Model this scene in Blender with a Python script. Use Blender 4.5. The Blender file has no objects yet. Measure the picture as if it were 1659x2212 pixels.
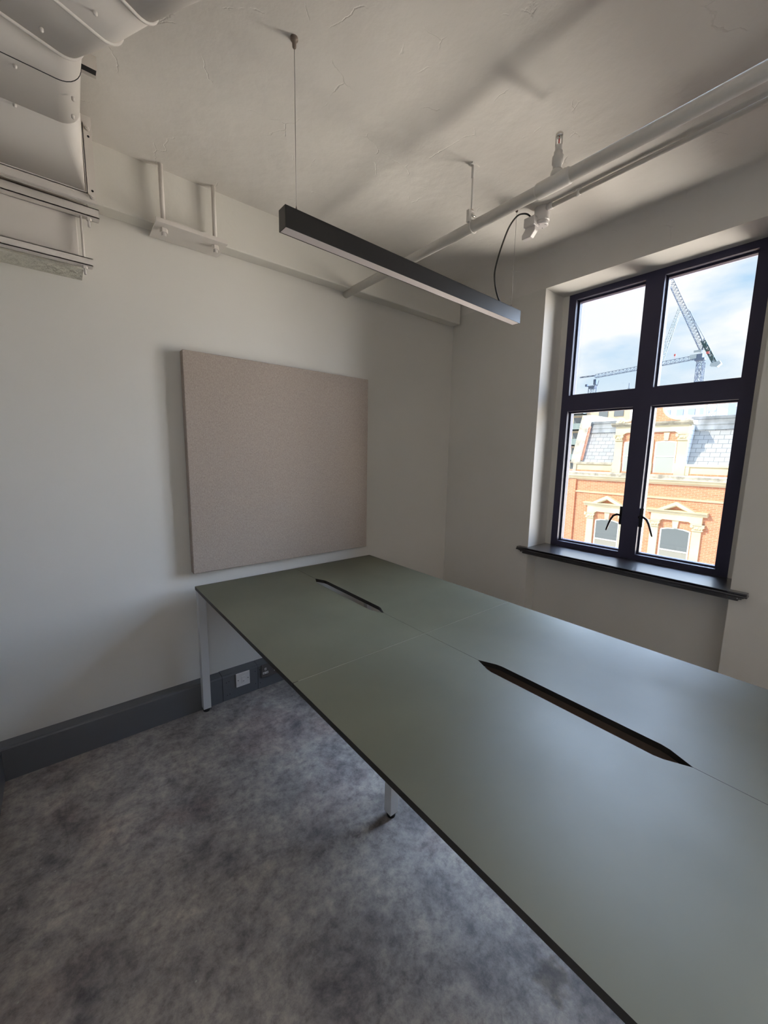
import bpy, bmesh, math, random
from mathutils import Vector, Matrix, noise
random.seed(7)
PI = math.pi
C = bpy.context.scene.collection
sc = bpy.context.scene

# ------------------------------------------------------------------ camera
cam_data = bpy.data.cameras.new('camera')
cam_data.sensor_fit = 'HORIZONTAL'
cam_data.sensor_width = 36.0
cam_data.lens = 860.18 / 1659 * 36.0
cam_data.clip_start = 0.02
cam_data.clip_end = 1000
cam = bpy.data.objects.new('camera', cam_data)
C.objects.link(cam)
_r = Vector((0.775025, -0.631693, 0.01731))
_u = Vector((0.077042, 0.12164, 0.98958))
_b = Vector((-0.627216, -0.765616, 0.142941))
cam.matrix_world = Matrix(((_r.x, _u.x, _b.x, 0), (_r.y, _u.y, _b.y, 0), (_r.z, _u.z, _b.z, 1.475), (0, 0, 0, 1)))
sc.camera = cam

# ------------------------------------------------------------------ view
sc.view_settings.view_transform = 'Standard'
sc.view_settings.look = 'None'
sc.view_settings.gamma = 1.0
sc.view_settings.use_curve_mapping = False
sc.view_settings.exposure = 0.0
cy = sc.cycles
cy.max_bounces = 12
cy.diffuse_bounces = 8
cy.glossy_bounces = 4
cy.transparent_max_bounces = 12
cy.transmission_bounces = 6
cy.sample_clamp_indirect = 6.0
cy.use_denoising = True
cy.caustics_reflective = False
cy.caustics_refractive = False

# ------------------------------------------------------------------ world: hazy horizon, blue patches, fill glow added out of view to light the room
SKY_FILL = 62.0
w = bpy.data.worlds.new('sky')
sc.world = w
w.use_nodes = True
nt = w.node_tree
nt.nodes.clear()
N = nt.nodes.new
LK = nt.links.new
tc = N('ShaderNodeTexCoord')
sep = N('ShaderNodeSeparateXYZ'); LK(tc.outputs['Generated'], sep.inputs[0])
mp = N('ShaderNodeMapping'); mp.inputs['Scale'].default_value = (1.6, 1.6, 4.0); mp.inputs['Location'].default_value = (0.35, 0.1, 0.62)
LK(tc.outputs['Generated'], mp.inputs[0])
n1 = N('ShaderNodeTexNoise'); n1.inputs['Scale'].default_value = 2.1; n1.inputs['Detail'].default_value = 5; n1.inputs['Roughness'].default_value = 0.5
LK(mp.outputs[0], n1.inputs['Vector'])
r1 = N('ShaderNodeValToRGB')
r1.color_ramp.elements[0].position = 0.43; r1.color_ramp.elements[0].color = (0, 0, 0, 1)
r1.color_ramp.elements[1].position = 0.60; r1.color_ramp.elements[1].color = (1, 1, 1, 1)
LK(n1.outputs['Fac'], r1.inputs[0])
hz = N('ShaderNodeMapRange'); hz.inputs['From Min'].default_value = 0.08; hz.inputs['From Max'].default_value = 0.26
LK(sep.outputs['Z'], hz.inputs['Value'])
blue = N('ShaderNodeMix'); blue.data_type = 'RGBA'
blue.inputs[6].default_value = (0.93, 1.02, 1.08, 1)
blue.inputs[7].default_value = (0.54, 0.80, 1.06, 1)
LK(hz.outputs[0], blue.inputs[0])
mx = N('ShaderNodeMix'); mx.data_type = 'RGBA'
LK(blue.outputs[2], mx.inputs[6]); mx.inputs[7].default_value = (1.12, 1.13, 1.15, 1)
LK(r1.outputs[0], mx.inputs[0])
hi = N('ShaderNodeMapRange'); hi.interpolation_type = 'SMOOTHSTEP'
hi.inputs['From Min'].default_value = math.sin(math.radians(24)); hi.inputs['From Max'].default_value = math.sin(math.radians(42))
hi.inputs['To Min'].default_value = 1.0; hi.inputs['To Max'].default_value = SKY_FILL
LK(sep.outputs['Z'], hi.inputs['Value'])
# the added overhead fill, above the view, stands on the street side (+X) only
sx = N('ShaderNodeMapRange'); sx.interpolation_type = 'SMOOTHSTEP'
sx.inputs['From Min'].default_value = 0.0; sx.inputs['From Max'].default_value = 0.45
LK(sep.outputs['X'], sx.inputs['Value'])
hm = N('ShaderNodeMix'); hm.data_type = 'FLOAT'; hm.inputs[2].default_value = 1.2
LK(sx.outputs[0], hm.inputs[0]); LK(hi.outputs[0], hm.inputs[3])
# fill light added right of the view, from well below the horizon upward
FILL_GLOW = 21.0
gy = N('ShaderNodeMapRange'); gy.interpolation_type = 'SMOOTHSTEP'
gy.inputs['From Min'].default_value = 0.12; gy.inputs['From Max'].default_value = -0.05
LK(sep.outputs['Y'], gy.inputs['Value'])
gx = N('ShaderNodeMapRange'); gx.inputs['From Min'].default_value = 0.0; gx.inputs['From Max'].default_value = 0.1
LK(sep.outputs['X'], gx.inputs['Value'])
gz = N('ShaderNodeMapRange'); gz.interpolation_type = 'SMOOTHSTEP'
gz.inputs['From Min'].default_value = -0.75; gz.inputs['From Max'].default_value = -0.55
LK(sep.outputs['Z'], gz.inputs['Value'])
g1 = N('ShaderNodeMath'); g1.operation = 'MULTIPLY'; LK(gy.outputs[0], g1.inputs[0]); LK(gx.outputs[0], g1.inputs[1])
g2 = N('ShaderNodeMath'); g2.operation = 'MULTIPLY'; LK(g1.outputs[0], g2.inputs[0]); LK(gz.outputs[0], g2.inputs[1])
# and fill added from straight down, steeper than anything seen through the glass
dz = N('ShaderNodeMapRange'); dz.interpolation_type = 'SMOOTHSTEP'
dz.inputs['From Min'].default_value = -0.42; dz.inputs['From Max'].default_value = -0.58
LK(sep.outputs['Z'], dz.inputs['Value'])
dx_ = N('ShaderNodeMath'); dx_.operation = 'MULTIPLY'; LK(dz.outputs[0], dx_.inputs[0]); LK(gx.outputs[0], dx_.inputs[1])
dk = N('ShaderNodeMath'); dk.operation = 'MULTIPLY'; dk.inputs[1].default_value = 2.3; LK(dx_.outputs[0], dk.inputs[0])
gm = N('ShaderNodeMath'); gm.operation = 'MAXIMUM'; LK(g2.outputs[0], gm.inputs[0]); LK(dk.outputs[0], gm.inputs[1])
g3 = N('ShaderNodeMath'); g3.operation = 'MULTIPLY_ADD'; g3.inputs[1].default_value = FILL_GLOW
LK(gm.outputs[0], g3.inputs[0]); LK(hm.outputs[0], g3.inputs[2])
# colour: the added fill is blue-white above the horizon and warm below it
wc = N('ShaderNodeMapRange'); wc.interpolation_type = 'SMOOTHSTEP'
wc.inputs['From Min'].default_value = -0.10; wc.inputs['From Max'].default_value = 0.30
LK(sep.outputs['Z'], wc.inputs['Value'])
wm = N('ShaderNodeMix'); wm.data_type = 'RGBA'
wm.inputs[6].default_value = (1.0, 0.90, 0.79, 1); wm.inputs[7].default_value = (0.62, 0.80, 1.10, 1)
LK(wc.outputs[0], wm.inputs[0])
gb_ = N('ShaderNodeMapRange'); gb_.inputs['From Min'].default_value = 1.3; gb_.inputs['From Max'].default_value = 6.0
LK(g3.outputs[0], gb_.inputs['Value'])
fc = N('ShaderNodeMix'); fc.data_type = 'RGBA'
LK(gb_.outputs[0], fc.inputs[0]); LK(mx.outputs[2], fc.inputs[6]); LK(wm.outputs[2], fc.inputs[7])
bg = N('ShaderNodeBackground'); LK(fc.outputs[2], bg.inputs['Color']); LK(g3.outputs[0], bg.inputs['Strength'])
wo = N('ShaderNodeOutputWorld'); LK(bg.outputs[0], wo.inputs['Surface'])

# ------------------------------------------------------------------ sun (behind this building, on the street front opposite)
sun_d = bpy.data.lights.new('sun', 'SUN')
sun_d.energy = 5.6
sun_d.angle = math.radians(0.55)
sun_d.color = (1.0, 0.93, 0.80)
sun = bpy.data.objects.new('sun', sun_d)
C.objects.link(sun)
sun.rotation_euler = Vector((0.70, -0.42, -0.62)).to_track_quat('-Z', 'Y').to_euler()
sun.location = (-8, 6, 14)

# ------------------------------------------------------------------ fill lamps added outside two unseen windows to the right, brightening the room
for k_, (ya_, yb_, pw_) in enumerate(((-1.85, -0.706, 165.0), (-4.094, -2.95, 95.0))):
    ld = bpy.data.lights.new('window_fill', 'AREA')
    ld.shape = 'RECTANGLE'; ld.size = yb_ - ya_; ld.size_y = 1.78
    ld.energy = pw_; ld.color = (1.0, 0.975, 0.945)
    lo_ = bpy.data.objects.new('window_fill', ld); C.objects.link(lo_)
    lo_.location = (2.985, (ya_ + yb_) / 2, 1.70)
    lo_.rotation_euler = (math.radians(90), 0, math.radians(90))

# ------------------------------------------------------------------ materials
def mat(name, color, rough=0.6, metal=0.0, spec=0.5, coat=0.0):
    m = bpy.data.materials.new(name)
    m.use_nodes = True
    b = m.node_tree.nodes['Principled BSDF']
    b.inputs['Base Color'].default_value = (*color, 1)
    b.inputs['Roughness'].default_value = rough
    b.inputs['Metallic'].default_value = metal
    b.inputs['Specular IOR Level'].default_value = spec
    if coat: b.inputs['Coat Weight'].default_value = coat
    return m

def bsdf(m): return m.node_tree.nodes['Principled BSDF']

def add_noise_color(m, c1, c2, scale, detail=4, lo=0.35, hi_=0.65, rough=0.5, stretch=None):
    t = m.node_tree
    co = t.nodes.new('ShaderNodeTexCoord')
    src = co.outputs['Object']
    if stretch:
        mpn = t.nodes.new('ShaderNodeMapping'); mpn.inputs['Scale'].default_value = stretch
        t.links.new(src, mpn.inputs[0]); src = mpn.outputs[0]
    n = t.nodes.new('ShaderNodeTexNoise'); n.inputs['Scale'].default_value = scale; n.inputs['Detail'].default_value = detail; n.inputs['Roughness'].default_value = rough
    t.links.new(src, n.inputs['Vector'])
    r = t.nodes.new('ShaderNodeValToRGB')
    r.color_ramp.elements[0].position = lo; r.color_ramp.elements[0].color = (*c1, 1)
    r.color_ramp.elements[1].position = hi_; r.color_ramp.elements[1].color = (*c2, 1)
    t.links.new(n.outputs['Fac'], r.inputs[0])
    t.links.new(r.outputs[0], bsdf(m).inputs['Base Color'])
    return n, r, src

def add_bump(m, height_out, strength=0.3, dist=0.01, prev=None):
    t = m.node_tree
    b = t.nodes.new('ShaderNodeBump'); b.inputs['Strength'].default_value = strength; b.inputs['Distance'].default_value = dist
    t.links.new(height_out, b.inputs['Height'])
    if prev is not None: t.links.new(prev, b.inputs['Normal'])
    t.links.new(b.outputs[0], bsdf(m).inputs['Normal'])
    return b.outputs[0]

def noise_bump(m, scale, strength, dist, detail=4, prev=None, stretch=None):
    t = m.node_tree
    co = t.nodes.new('ShaderNodeTexCoord'); src = co.outputs['Object']
    if stretch:
        mpn = t.nodes.new('ShaderNodeMapping'); mpn.inputs['Scale'].default_value = stretch
        t.links.new(src, mpn.inputs[0]); src = mpn.outputs[0]
    n = t.nodes.new('ShaderNodeTexNoise'); n.inputs['Scale'].default_value = scale; n.inputs['Detail'].default_value = detail
    t.links.new(src, n.inputs['Vector'])
    return add_bump(m, n.outputs['Fac'], strength, dist, prev)

M = {}
# wall emulsion
m = M['wall'] = mat('wall_paint', (0.70, 0.69, 0.64), 0.75, spec=0.25)
add_noise_color(m, (0.685, 0.668, 0.630), (0.725, 0.705, 0.668), 1.4, 3)
p = noise_bump(m, 5, 0.12, 0.01, 3)
noise_bump(m, 160, 0.08, 0.001, 2, prev=p)

M['wall_side'] = mat('wall_paint_grey', (0.33, 0.33, 0.33), 0.7)  # unseen left wall, toned grey to bounce less light into the room
# ceiling: trowelled plaster with hairline cracks
m = M['ceiling'] = mat('ceiling_plaster', (0.73, 0.70, 0.66), 0.8, spec=0.2)
t = m.node_tree
add_noise_color(m, (0.71, 0.68, 0.64), (0.76, 0.73, 0.69), 2.0, 4)
co = t.nodes.new('ShaderNodeTexCoord')
nz = t.nodes.new('ShaderNodeTexNoise'); nz.inputs['Scale'].default_value = 9.0; nz.inputs['Detail'].default_value = 6
t.links.new(co.outputs['Object'], nz.inputs['Vector'])
vm = t.nodes.new('ShaderNodeMix'); vm.data_type = 'VECTOR'; vm.inputs[0].default_value = 0.08
t.links.new(co.outputs['Object'], vm.inputs[4]); t.links.new(nz.outputs['Color'], vm.inputs[5])
vo = t.nodes.new('ShaderNodeTexVoronoi'); vo.feature = 'DISTANCE_TO_EDGE'; vo.inputs['Scale'].default_value = 4.2
t.links.new(vm.outputs[1], vo.inputs['Vector'])
cr = t.nodes.new('ShaderNodeMapRange'); cr.inputs['From Min'].default_value = 0.0; cr.inputs['From Max'].default_value = 0.009
t.links.new(vo.outputs['Distance'], cr.inputs['Value'])
nm = t.nodes.new('ShaderNodeTexNoise'); nm.inputs['Scale'].default_value = 7.5; nm.inputs['Detail'].default_value = 2
t.links.new(co.outputs['Object'], nm.inputs['Vector'])
mr = t.nodes.new('ShaderNodeMapRange'); mr.inputs['From Min'].default_value = 0.57; mr.inputs['From Max'].default_value = 0.64
t.links.new(nm.outputs['Fac'], mr.inputs['Value'])
inv = t.nodes.new('ShaderNodeMath'); inv.operation = 'SUBTRACT'; inv.inputs[0].default_value = 1.0
t.links.new(cr.outputs[0], inv.inputs[1])
mu = t.nodes.new('ShaderNodeMath'); mu.operation = 'MULTIPLY'
t.links.new(inv.outputs[0], mu.inputs[0]); t.links.new(mr.outputs[0], mu.inputs[1])
ng = t.nodes.new('ShaderNodeMath'); ng.operation = 'MULTIPLY'; ng.inputs[1].default_value = -1.0
t.links.new(mu.outputs[0], ng.inputs[0])
p = add_bump(m, ng.outputs[0], 0.45, 0.005)
p = noise_bump(m, 2.6, 0.5, 0.035, 3, prev=p)
p = noise_bump(m, 11, 0.35, 0.010, 6, prev=p)
noise_bump(m, 120, 0.12, 0.001, 3, prev=p)

# gloss-painted beams / services
m = M['beam'] = mat('beam_paint', (0.73, 0.71, 0.66), 0.7, spec=0.3)
p = noise_bump(m, 6, 0.35, 0.012, 4); noise_bump(m, 45, 0.15, 0.002, 4, prev=p)
m = M['service'] = mat('service_paint', (0.72, 0.68, 0.64), 0.45, spec=0.4); noise_bump(m, 30, 0.08, 0.002, 3)
m = M['pipe'] = mat('pipe_paint', (0.70, 0.68, 0.645), 0.5, spec=0.4); noise_bump(m, 40, 0.06, 0.002, 3)
M['plaster_rough'] = mat('rough_plaster', (0.68, 0.66, 0.58), 0.9, spec=0.1); noise_bump(M['plaster_rough'], 22, 0.9, 0.02, 6)
M['hole_shade'] = mat('recess_shade', (0.012, 0.012, 0.014), 0.9)  # near-black fill painting the shade inside holes, slots and channel ends
M['plastic_white'] = mat('white_plastic', (0.74, 0.71, 0.70), 0.35)
M['black_paint'] = mat('black_powder_coat', (0.008, 0.008, 0.009), 0.38, spec=0.5)
M['diffuser'] = mat('opal_diffuser', (0.80, 0.74, 0.74), 0.45)
M['steel'] = mat('steel_wire', (0.35, 0.33, 0.31), 0.35, 0.9)
M['bronze'] = mat('bronze_anchor', (0.20, 0.16, 0.13), 0.5, 0.4)
M['chrome'] = mat('chrome', (0.75, 0.72, 0.68), 0.18, 1.0)
M['red_glass'] = mat('red_bulb', (0.55, 0.04, 0.03), 0.15)
M['cable'] = mat('black_cable', (0.010, 0.009, 0.009), 0.35)
M['rubber'] = mat('black_rubber', (0.006, 0.006, 0.006), 0.5)
M['leg'] = mat('white_powder_coat', (0.66, 0.67, 0.68), 0.4)
M['tray'] = mat('dark_cable_tray', (0.34, 0.26, 0.21), 0.5)
M['edge'] = mat('dark_desk_edge', (0.016, 0.014, 0.011), 0.5)
M['seam'] = mat('pale_board_core', (0.45, 0.44, 0.36), 0.6)

# desk linoleum
m = M['desk'] = mat('olive_desk_surface', (0.10, 0.105, 0.078), 0.36, spec=0.85)
add_noise_color(m, (0.084, 0.083, 0.050), (0.104, 0.102, 0.063), 3.0, 4)
noise_bump(m, 500, 0.05, 0.0006, 2)
t = m.node_tree
co = t.nodes.new('ShaderNodeTexCoord')
rn = t.nodes.new('ShaderNodeTexNoise'); rn.inputs['Scale'].default_value = 2.2; rn.inputs['Detail'].default_value = 5
t.links.new(co.outputs['Object'], rn.inputs['Vector'])
rr = t.nodes.new('ShaderNodeMapRange'); rr.inputs['From Min'].default_value = 0.3; rr.inputs['From Max'].default_value = 0.7
rr.inputs['To Min'].default_value = 0.43; rr.inputs['To Max'].default_value = 0.54
t.links.new(rn.outputs['Fac'], rr.inputs['Value']); t.links.new(rr.outputs[0], bsdf(m).inputs['Roughness'])

# acoustic fabric
m = M['fabric'] = mat('oatmeal_fabric', (0.40, 0.345, 0.31), 0.95, spec=0.1)
add_noise_color(m, (0.305, 0.255, 0.225), (0.45, 0.385, 0.34), 230, 5, 0.32, 0.68, 0.7, stretch=(1.0, 1.0, 0.5))
noise_bump(m, 260, 0.5, 0.002, 4, stretch=(1, 1, 0.4))

# trunking
m = M['trunk'] = mat('grey_trunking', (0.115, 0.12, 0.132), 0.38, spec=0.45)
M['trunk_dark'] = mat('trunking_joint', (0.02, 0.022, 0.025), 0.6)
M['socket_grey'] = mat('socket_grey', (0.10, 0.09, 0.085), 0.45, 0.2)

# concrete floor
m = M['floor'] = mat('bare_concrete', (0.2, 0.2, 0.2), 0.55, spec=0.4)
t = m.node_tree
co = t.nodes.new('ShaderNodeTexCoord')
def tnoise(scale, detail, rough=0.5, dist=0.0):
    n = t.nodes.new('ShaderNodeTexNoise'); n.inputs['Scale'].default_value = scale; n.inputs['Detail'].default_value = detail
    n.inputs['Roughness'].default_value = rough; n.inputs['Distortion'].default_value = dist
    t.links.new(co.outputs['Object'], n.inputs['Vector']); return n
def tramp(src, stops):
    r = t.nodes.new('ShaderNodeValToRGB')
    e = r.color_ramp.elements
    e[0].position = stops[0][0]; e[0].color = (*stops[0][1], 1)
    e[1].position = stops[-1][0]; e[1].color = (*stops[-1][1], 1)
    for s_, c_ in stops[1:-1]:
        x = e.new(s_); x.color = (*c_, 1)
    t.links.new(src, r.inputs[0]); return r
a1 = tnoise(4.6, 12, 0.72, 0.25)
ra = tramp(a1.outputs['Fac'], [(0.30, (0.115, 0.103, 0.108)), (0.44, (0.255, 0.230, 0.222)), (0.52, (0.335, 0.303, 0.283)), (0.62, (0.42, 0.380, 0.338)), (0.74, (0.60, 0.535, 0.46))])
a2 = tnoise(26, 10, 0.75, 0.1)
rb = tramp(a2.outputs['Fac'], [(0.32, (0.52, 0.50, 0.53)), (0.5, (0.98, 0.97, 0.97)), (0.66, (1.30, 1.27, 1.22))])
mm = t.nodes.new('ShaderNodeMix'); mm.data_type = 'RGBA'; mm.blend_type = 'MULTIPLY'; mm.inputs[0].default_value = 1.0
t.links.new(ra.outputs[0], mm.inputs[6]); t.links.new(rb.outputs[0], mm.inputs[7])
# faint pink/ochre stains
a3 = tnoise(1.7, 5, 0.6, 0.6)
rc = tramp(a3.outputs['Fac'], [(0.52, (0, 0, 0)), (0.66, (1, 1, 1))])
ms = t.nodes.new('ShaderNodeMix'); ms.data_type = 'RGBA'; ms.blend_type = 'MULTIPLY'
fm = t.nodes.new('ShaderNodeMath'); fm.operation = 'MULTIPLY'; fm.inputs[1].default_value = 0.5
t.links.new(rc.outputs[0], fm.inputs[0]); t.links.new(fm.outputs[0], ms.inputs[0])
t.links.new(mm.outputs[2], ms.inputs[6]); ms.inputs[7].default_value = (1.05, 0.82, 0.78, 1)
# white flecks
vf = t.nodes.new('ShaderNodeTexVoronoi'); vf.inputs['Scale'].default_value = 26; vf.inputs['Randomness'].default_value = 1
t.links.new(co.outputs['Object'], vf.inputs['Vector'])
vr = t.nodes.new('ShaderNodeMapRange'); vr.inputs['From Min'].default_value = 0.05; vr.inputs['From Max'].default_value = 0.10
vr.inputs['To Min'].default_value = 1.0; vr.inputs['To Max'].default_value = 0.0
t.links.new(vf.outputs['Distance'], vr.inputs['Value'])
vs = t.nodes.new('ShaderNodeSeparateColor'); t.links.new(vf.outputs['Color'], vs.inputs[0])
vt = t.nodes.new('ShaderNodeMath'); vt.operation = 'GREATER_THAN'; vt.inputs[1].default_value = 0.93
t.links.new(vs.outputs[0], vt.inputs[0])
vx = t.nodes.new('ShaderNodeMath'); vx.operation = 'MULTIPLY'
t.links.new(vr.outputs[0], vx.inputs[0]); t.links.new(vt.outputs[0], vx.inputs[1])
mf = t.nodes.new('ShaderNodeMix'); mf.data_type = 'RGBA'
t.links.new(vx.outputs[0], mf.inputs[0]); t.links.new(ms.outputs[2], mf.inputs[6]); mf.inputs[7].default_value = (0.42, 0.40, 0.36, 1)
# hairline cracks in the slab
wv = t.nodes.new('ShaderNodeMix'); wv.data_type = 'VECTOR'; wv.inputs[0].default_value = 0.10
wn = tnoise(6, 6)
t.links.new(co.outputs['Object'], wv.inputs[4]); t.links.new(wn.outputs['Color'], wv.inputs[5])
vc = t.nodes.new('ShaderNodeTexVoronoi'); vc.feature = 'DISTANCE_TO_EDGE'; vc.inputs['Scale'].default_value = 1.1
t.links.new(wv.outputs[1], vc.inputs['Vector'])
vcr = t.nodes.new('ShaderNodeMapRange'); vcr.inputs['From Max'].default_value = 0.0035
vcr.inputs['To Min'].default_value = 0.86; vcr.inputs['To Max'].default_value = 1.0
t.links.new(vc.outputs['Distance'], vcr.inputs['Value'])
mc = t.nodes.new('ShaderNodeMix'); mc.data_type = 'RGBA'; mc.blend_type = 'MULTIPLY'; mc.inputs[0].default_value = 1.0
sv = t.nodes.new('ShaderNodeVectorMath'); sv.operation = 'DISTANCE'
sd = t.nodes.new('ShaderNodeMix'); sd.data_type = 'VECTOR'; sd.inputs[0].default_value = 0.10
sn = tnoise(20, 5); t.links.new(co.outputs['Object'], sd.inputs[4]); t.links.new(sn.outputs['Color'], sd.inputs[5])
t.links.new(sd.outputs[1], sv.inputs[0]); sv.inputs[1].default_value = (0.932, 0.417, 0.05)
sr = t.nodes.new('ShaderNodeMapRange'); sr.inputs['From Min'].default_value = 0.030; sr.inputs['From Max'].default_value = 0.052
sr.inputs['To Min'].default_value = 1.0; sr.inputs['To Max'].default_value = 0.0
t.links.new(sv.outputs['Value'], sr.inputs['Value'])
st_ = t.nodes.new('ShaderNodeMix'); st_.data_type = 'RGBA'; st_.blend_type = 'MULTIPLY'
t.links.new(sr.outputs[0], st_.inputs[0]); t.links.new(mf.outputs[2], st_.inputs[6]); st_.inputs[7].default_value = (0.50, 0.46, 0.42, 1)
t.links.new(st_.outputs[2], mc.inputs[6]); t.links.new(vcr.outputs[0], mc.inputs[7])
t.links.new(mc.outputs[2], bsdf(m).inputs['Base Color'])
rgh = t.nodes.new('ShaderNodeMapRange'); rgh.inputs['To Min'].default_value = 0.42; rgh.inputs['To Max'].default_value = 0.75
t.links.new(a2.outputs['Fac'], rgh.inputs['Value']); t.links.new(rgh.outputs[0], bsdf(m).inputs['Roughness'])
p = add_bump(m, a2.outputs['Fac'], 0.25, 0.004)
noise_bump(m, 90, 0.3, 0.002, 5, prev=p)

# window joinery
m = M['frame'] = mat('hazed_black_paint', (0.040, 0.038, 0.074), 0.5, spec=0.3)  # black paint lifted towards navy: veiling haze mixed into the base colour
m = M['sill'] = mat('black_sill_paint', (0.016, 0.015, 0.020), 0.28, spec=1.0, coat=0.8)
bsdf(m).inputs['Coat Roughness'].default_value = 0.22
noise_bump(m, 18, 0.04, 0.003, 3)
M['handle'] = mat('dark_handle', (0.02, 0.018, 0.022), 0.25, 0.3)
M['plain_stone'] = mat('outer_stone', (0.42, 0.34, 0.30), 0.8)

# clear glass: mostly straight through, a little mirror
def glass_mat(name, refl=0.06, tint=(0.97, 0.98, 0.98)):
    g = bpy.data.materials.new(name); g.use_nodes = True
    tt = g.node_tree; tt.nodes.clear()
    tr = tt.nodes.new('ShaderNodeBsdfTransparent'); tr.inputs[0].default_value = (*tint, 1)
    gl = tt.nodes.new('ShaderNodeBsdfGlossy'); gl.inputs['Roughness'].default_value = 0.02
    fr = tt.nodes.new('ShaderNodeFresnel'); fr.inputs[0].default_value = 1.45
    ml = tt.nodes.new('ShaderNodeMath'); ml.operation = 'MULTIPLY'; ml.inputs[1].default_value = refl / 0.04 * 0.7
    ml.use_clamp = True
    mxs = tt.nodes.new('ShaderNodeMixShader'); out = tt.nodes.new('ShaderNodeOutputMaterial')
    tt.links.new(fr.outputs[0], ml.inputs[0]); tt.links.new(ml.outputs[0], mxs.inputs[0])
    tt.links.new(tr.outputs[0], mxs.inputs[1]); tt.links.new(gl.outputs[0], mxs.inputs[2]); tt.links.new(mxs.outputs[0], out.inputs[0])
    return g
M['glass'] = glass_mat('clear_glass')

# outdoors
def brick_mat(name, c1, c2, mortar, bw, bh, ms_, off=0.5, rough=0.85):
    mm_ = mat(name, c1, rough, spec=0.2)
    tt = mm_.node_tree
    cc = tt.nodes.new('ShaderNodeTexCoord'); sp = tt.nodes.new('ShaderNodeSeparateXYZ'); cb = tt.nodes.new('ShaderNodeCombineXYZ')
    tt.links.new(cc.outputs['Object'], sp.inputs[0]); tt.links.new(sp.outputs['Y'], cb.inputs['X']); tt.links.new(sp.outputs['Z'], cb.inputs['Y'])
    bk = tt.nodes.new('ShaderNodeTexBrick')
    bk.inputs['Color1'].default_value = (*c1, 1); bk.inputs['Color2'].default_value = (*c2, 1); bk.inputs['Mortar'].default_value = (*mortar, 1)
    bk.inputs['Scale'].default_value = 1.0; bk.inputs['Brick Width'].default_value = bw; bk.inputs['Row Height'].default_value = bh
    bk.inputs['Mortar Size'].default_value = ms_; bk.offset = off
    tt.links.new(cb.outputs[0], bk.inputs['Vector']); tt.links.new(bk.outputs['Color'], bsdf(mm_).inputs['Base Color'])
    return mm_
M['brick'] = brick_mat('red_brick', (0.58, 0.225, 0.125), (0.66, 0.29, 0.165), (0.66, 0.47, 0.35), 0.22, 0.070, 0.006)
M['slate'] = brick_mat('grey_slate', (0.31, 0.32, 0.335), (0.37, 0.38, 0.39), (0.12, 0.13, 0.14), 0.33, 0.178, 0.008, rough=0.55)
m = M['stone'] = mat('cream_stone', (0.74, 0.64, 0.45), 0.8, spec=0.2)
add_noise_color(m, (0.64, 0.55, 0.38), (0.76, 0.67, 0.47), 1.2, 5)
m = M['weathered'] = mat('weathered_stone', (0.45, 0.41, 0.34), 0.85, spec=0.2)
add_noise_color(m, (0.27, 0.25, 0.21), (0.55, 0.50, 0.41), 2.6, 7, 0.38, 0.6, 0.65)
m = M['lead'] = mat('lead_flashing', (0.36, 0.38, 0.40), 0.55)
add_noise_color(m, (0.12, 0.135, 0.15), (0.24, 0.26, 0.28), 2.2, 6, 0.35, 0.62, stretch=(1, 1, 0.5))
M['sash'] = mat('white_sash', (0.80, 0.80, 0.76), 0.5)
M['farglass'] = mat('street_window_glass', (0.16, 0.18, 0.19), 0.05, spec=0.8)
M['blindglass'] = mat('window_with_pale_blind', (0.42, 0.46, 0.42), 0.12, spec=0.8)
M['curtain'] = mat('pale_curtain', (0.34, 0.33, 0.29), 0.8)
M['beige_render'] = mat('beige_render', (0.62, 0.50, 0.34), 0.9)
M['balcony'] = mat('balcony_green_glass', (0.22, 0.28, 0.27), 0.4)
M['white_clad'] = mat('white_cladding', (0.50, 0.53, 0.58), 0.7)
M['grey_clad'] = mat('grey_cladding', (0.30, 0.36, 0.45), 0.6)
M['crane'] = mat('hazed_crane_paint', (0.045, 0.062, 0.095), 0.7, spec=0.1)  # bluish haze of distance put into the crane colour
M['crane_pale'] = mat('crane_pale_paint', (0.15, 0.18, 0.20), 0.7, spec=0.1)
M['crane_green'] = mat('crane_green_paint', (0.018, 0.036, 0.040), 0.7, spec=0.1)
M['red'] = mat('red_paint', (0.20, 0.02, 0.02), 0.5)
M['asphalt'] = mat('pale_paving', (0.13, 0.12, 0.11), 0.9)

# ------------------------------------------------------------------ geometry helpers
def box(bm, x0, x1, y0, y1, z0, z1, mi=0):
    vs = [bm.verts.new((x, y, z)) for x in (x0, x1) for y in (y0, y1) for z in (z0, z1)]
    out = []
    for idx in ((0, 1, 3, 2), (4, 6, 7, 5), (0, 4, 5, 1), (2, 3, 7, 6), (0, 2, 6, 4), (1, 5, 7, 3)):
        f = bm.faces.new([vs[i] for i in idx]); f.material_index = mi; out.append(f)
    return out

def prism(bm, pts, axis, a0, a1, mi=0, side_mi=None):
    """closed polygon pts extruded along axis ('x','y','z'); pts are the two other coords in xyz order"""
    def mk(p, a):
        if axis == 'x': return (a, p[0], p[1])
        if axis == 'y': return (p[0], a, p[1])
        return (p[0], p[1], a)
    A = [bm.verts.new(mk(p, a0)) for p in pts]
    B = [bm.verts.new(mk(p, a1)) for p in pts]
    f = bm.faces.new(A); f.material_index = mi
    f = bm.faces.new(B[::-1]); f.material_index = mi
    n = len(pts)
    for i in range(n):
        f = bm.faces.new((A[i], B[i], B[(i + 1) % n], A[(i + 1) % n])); f.material_index = mi if side_mi is None else side_mi

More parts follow.
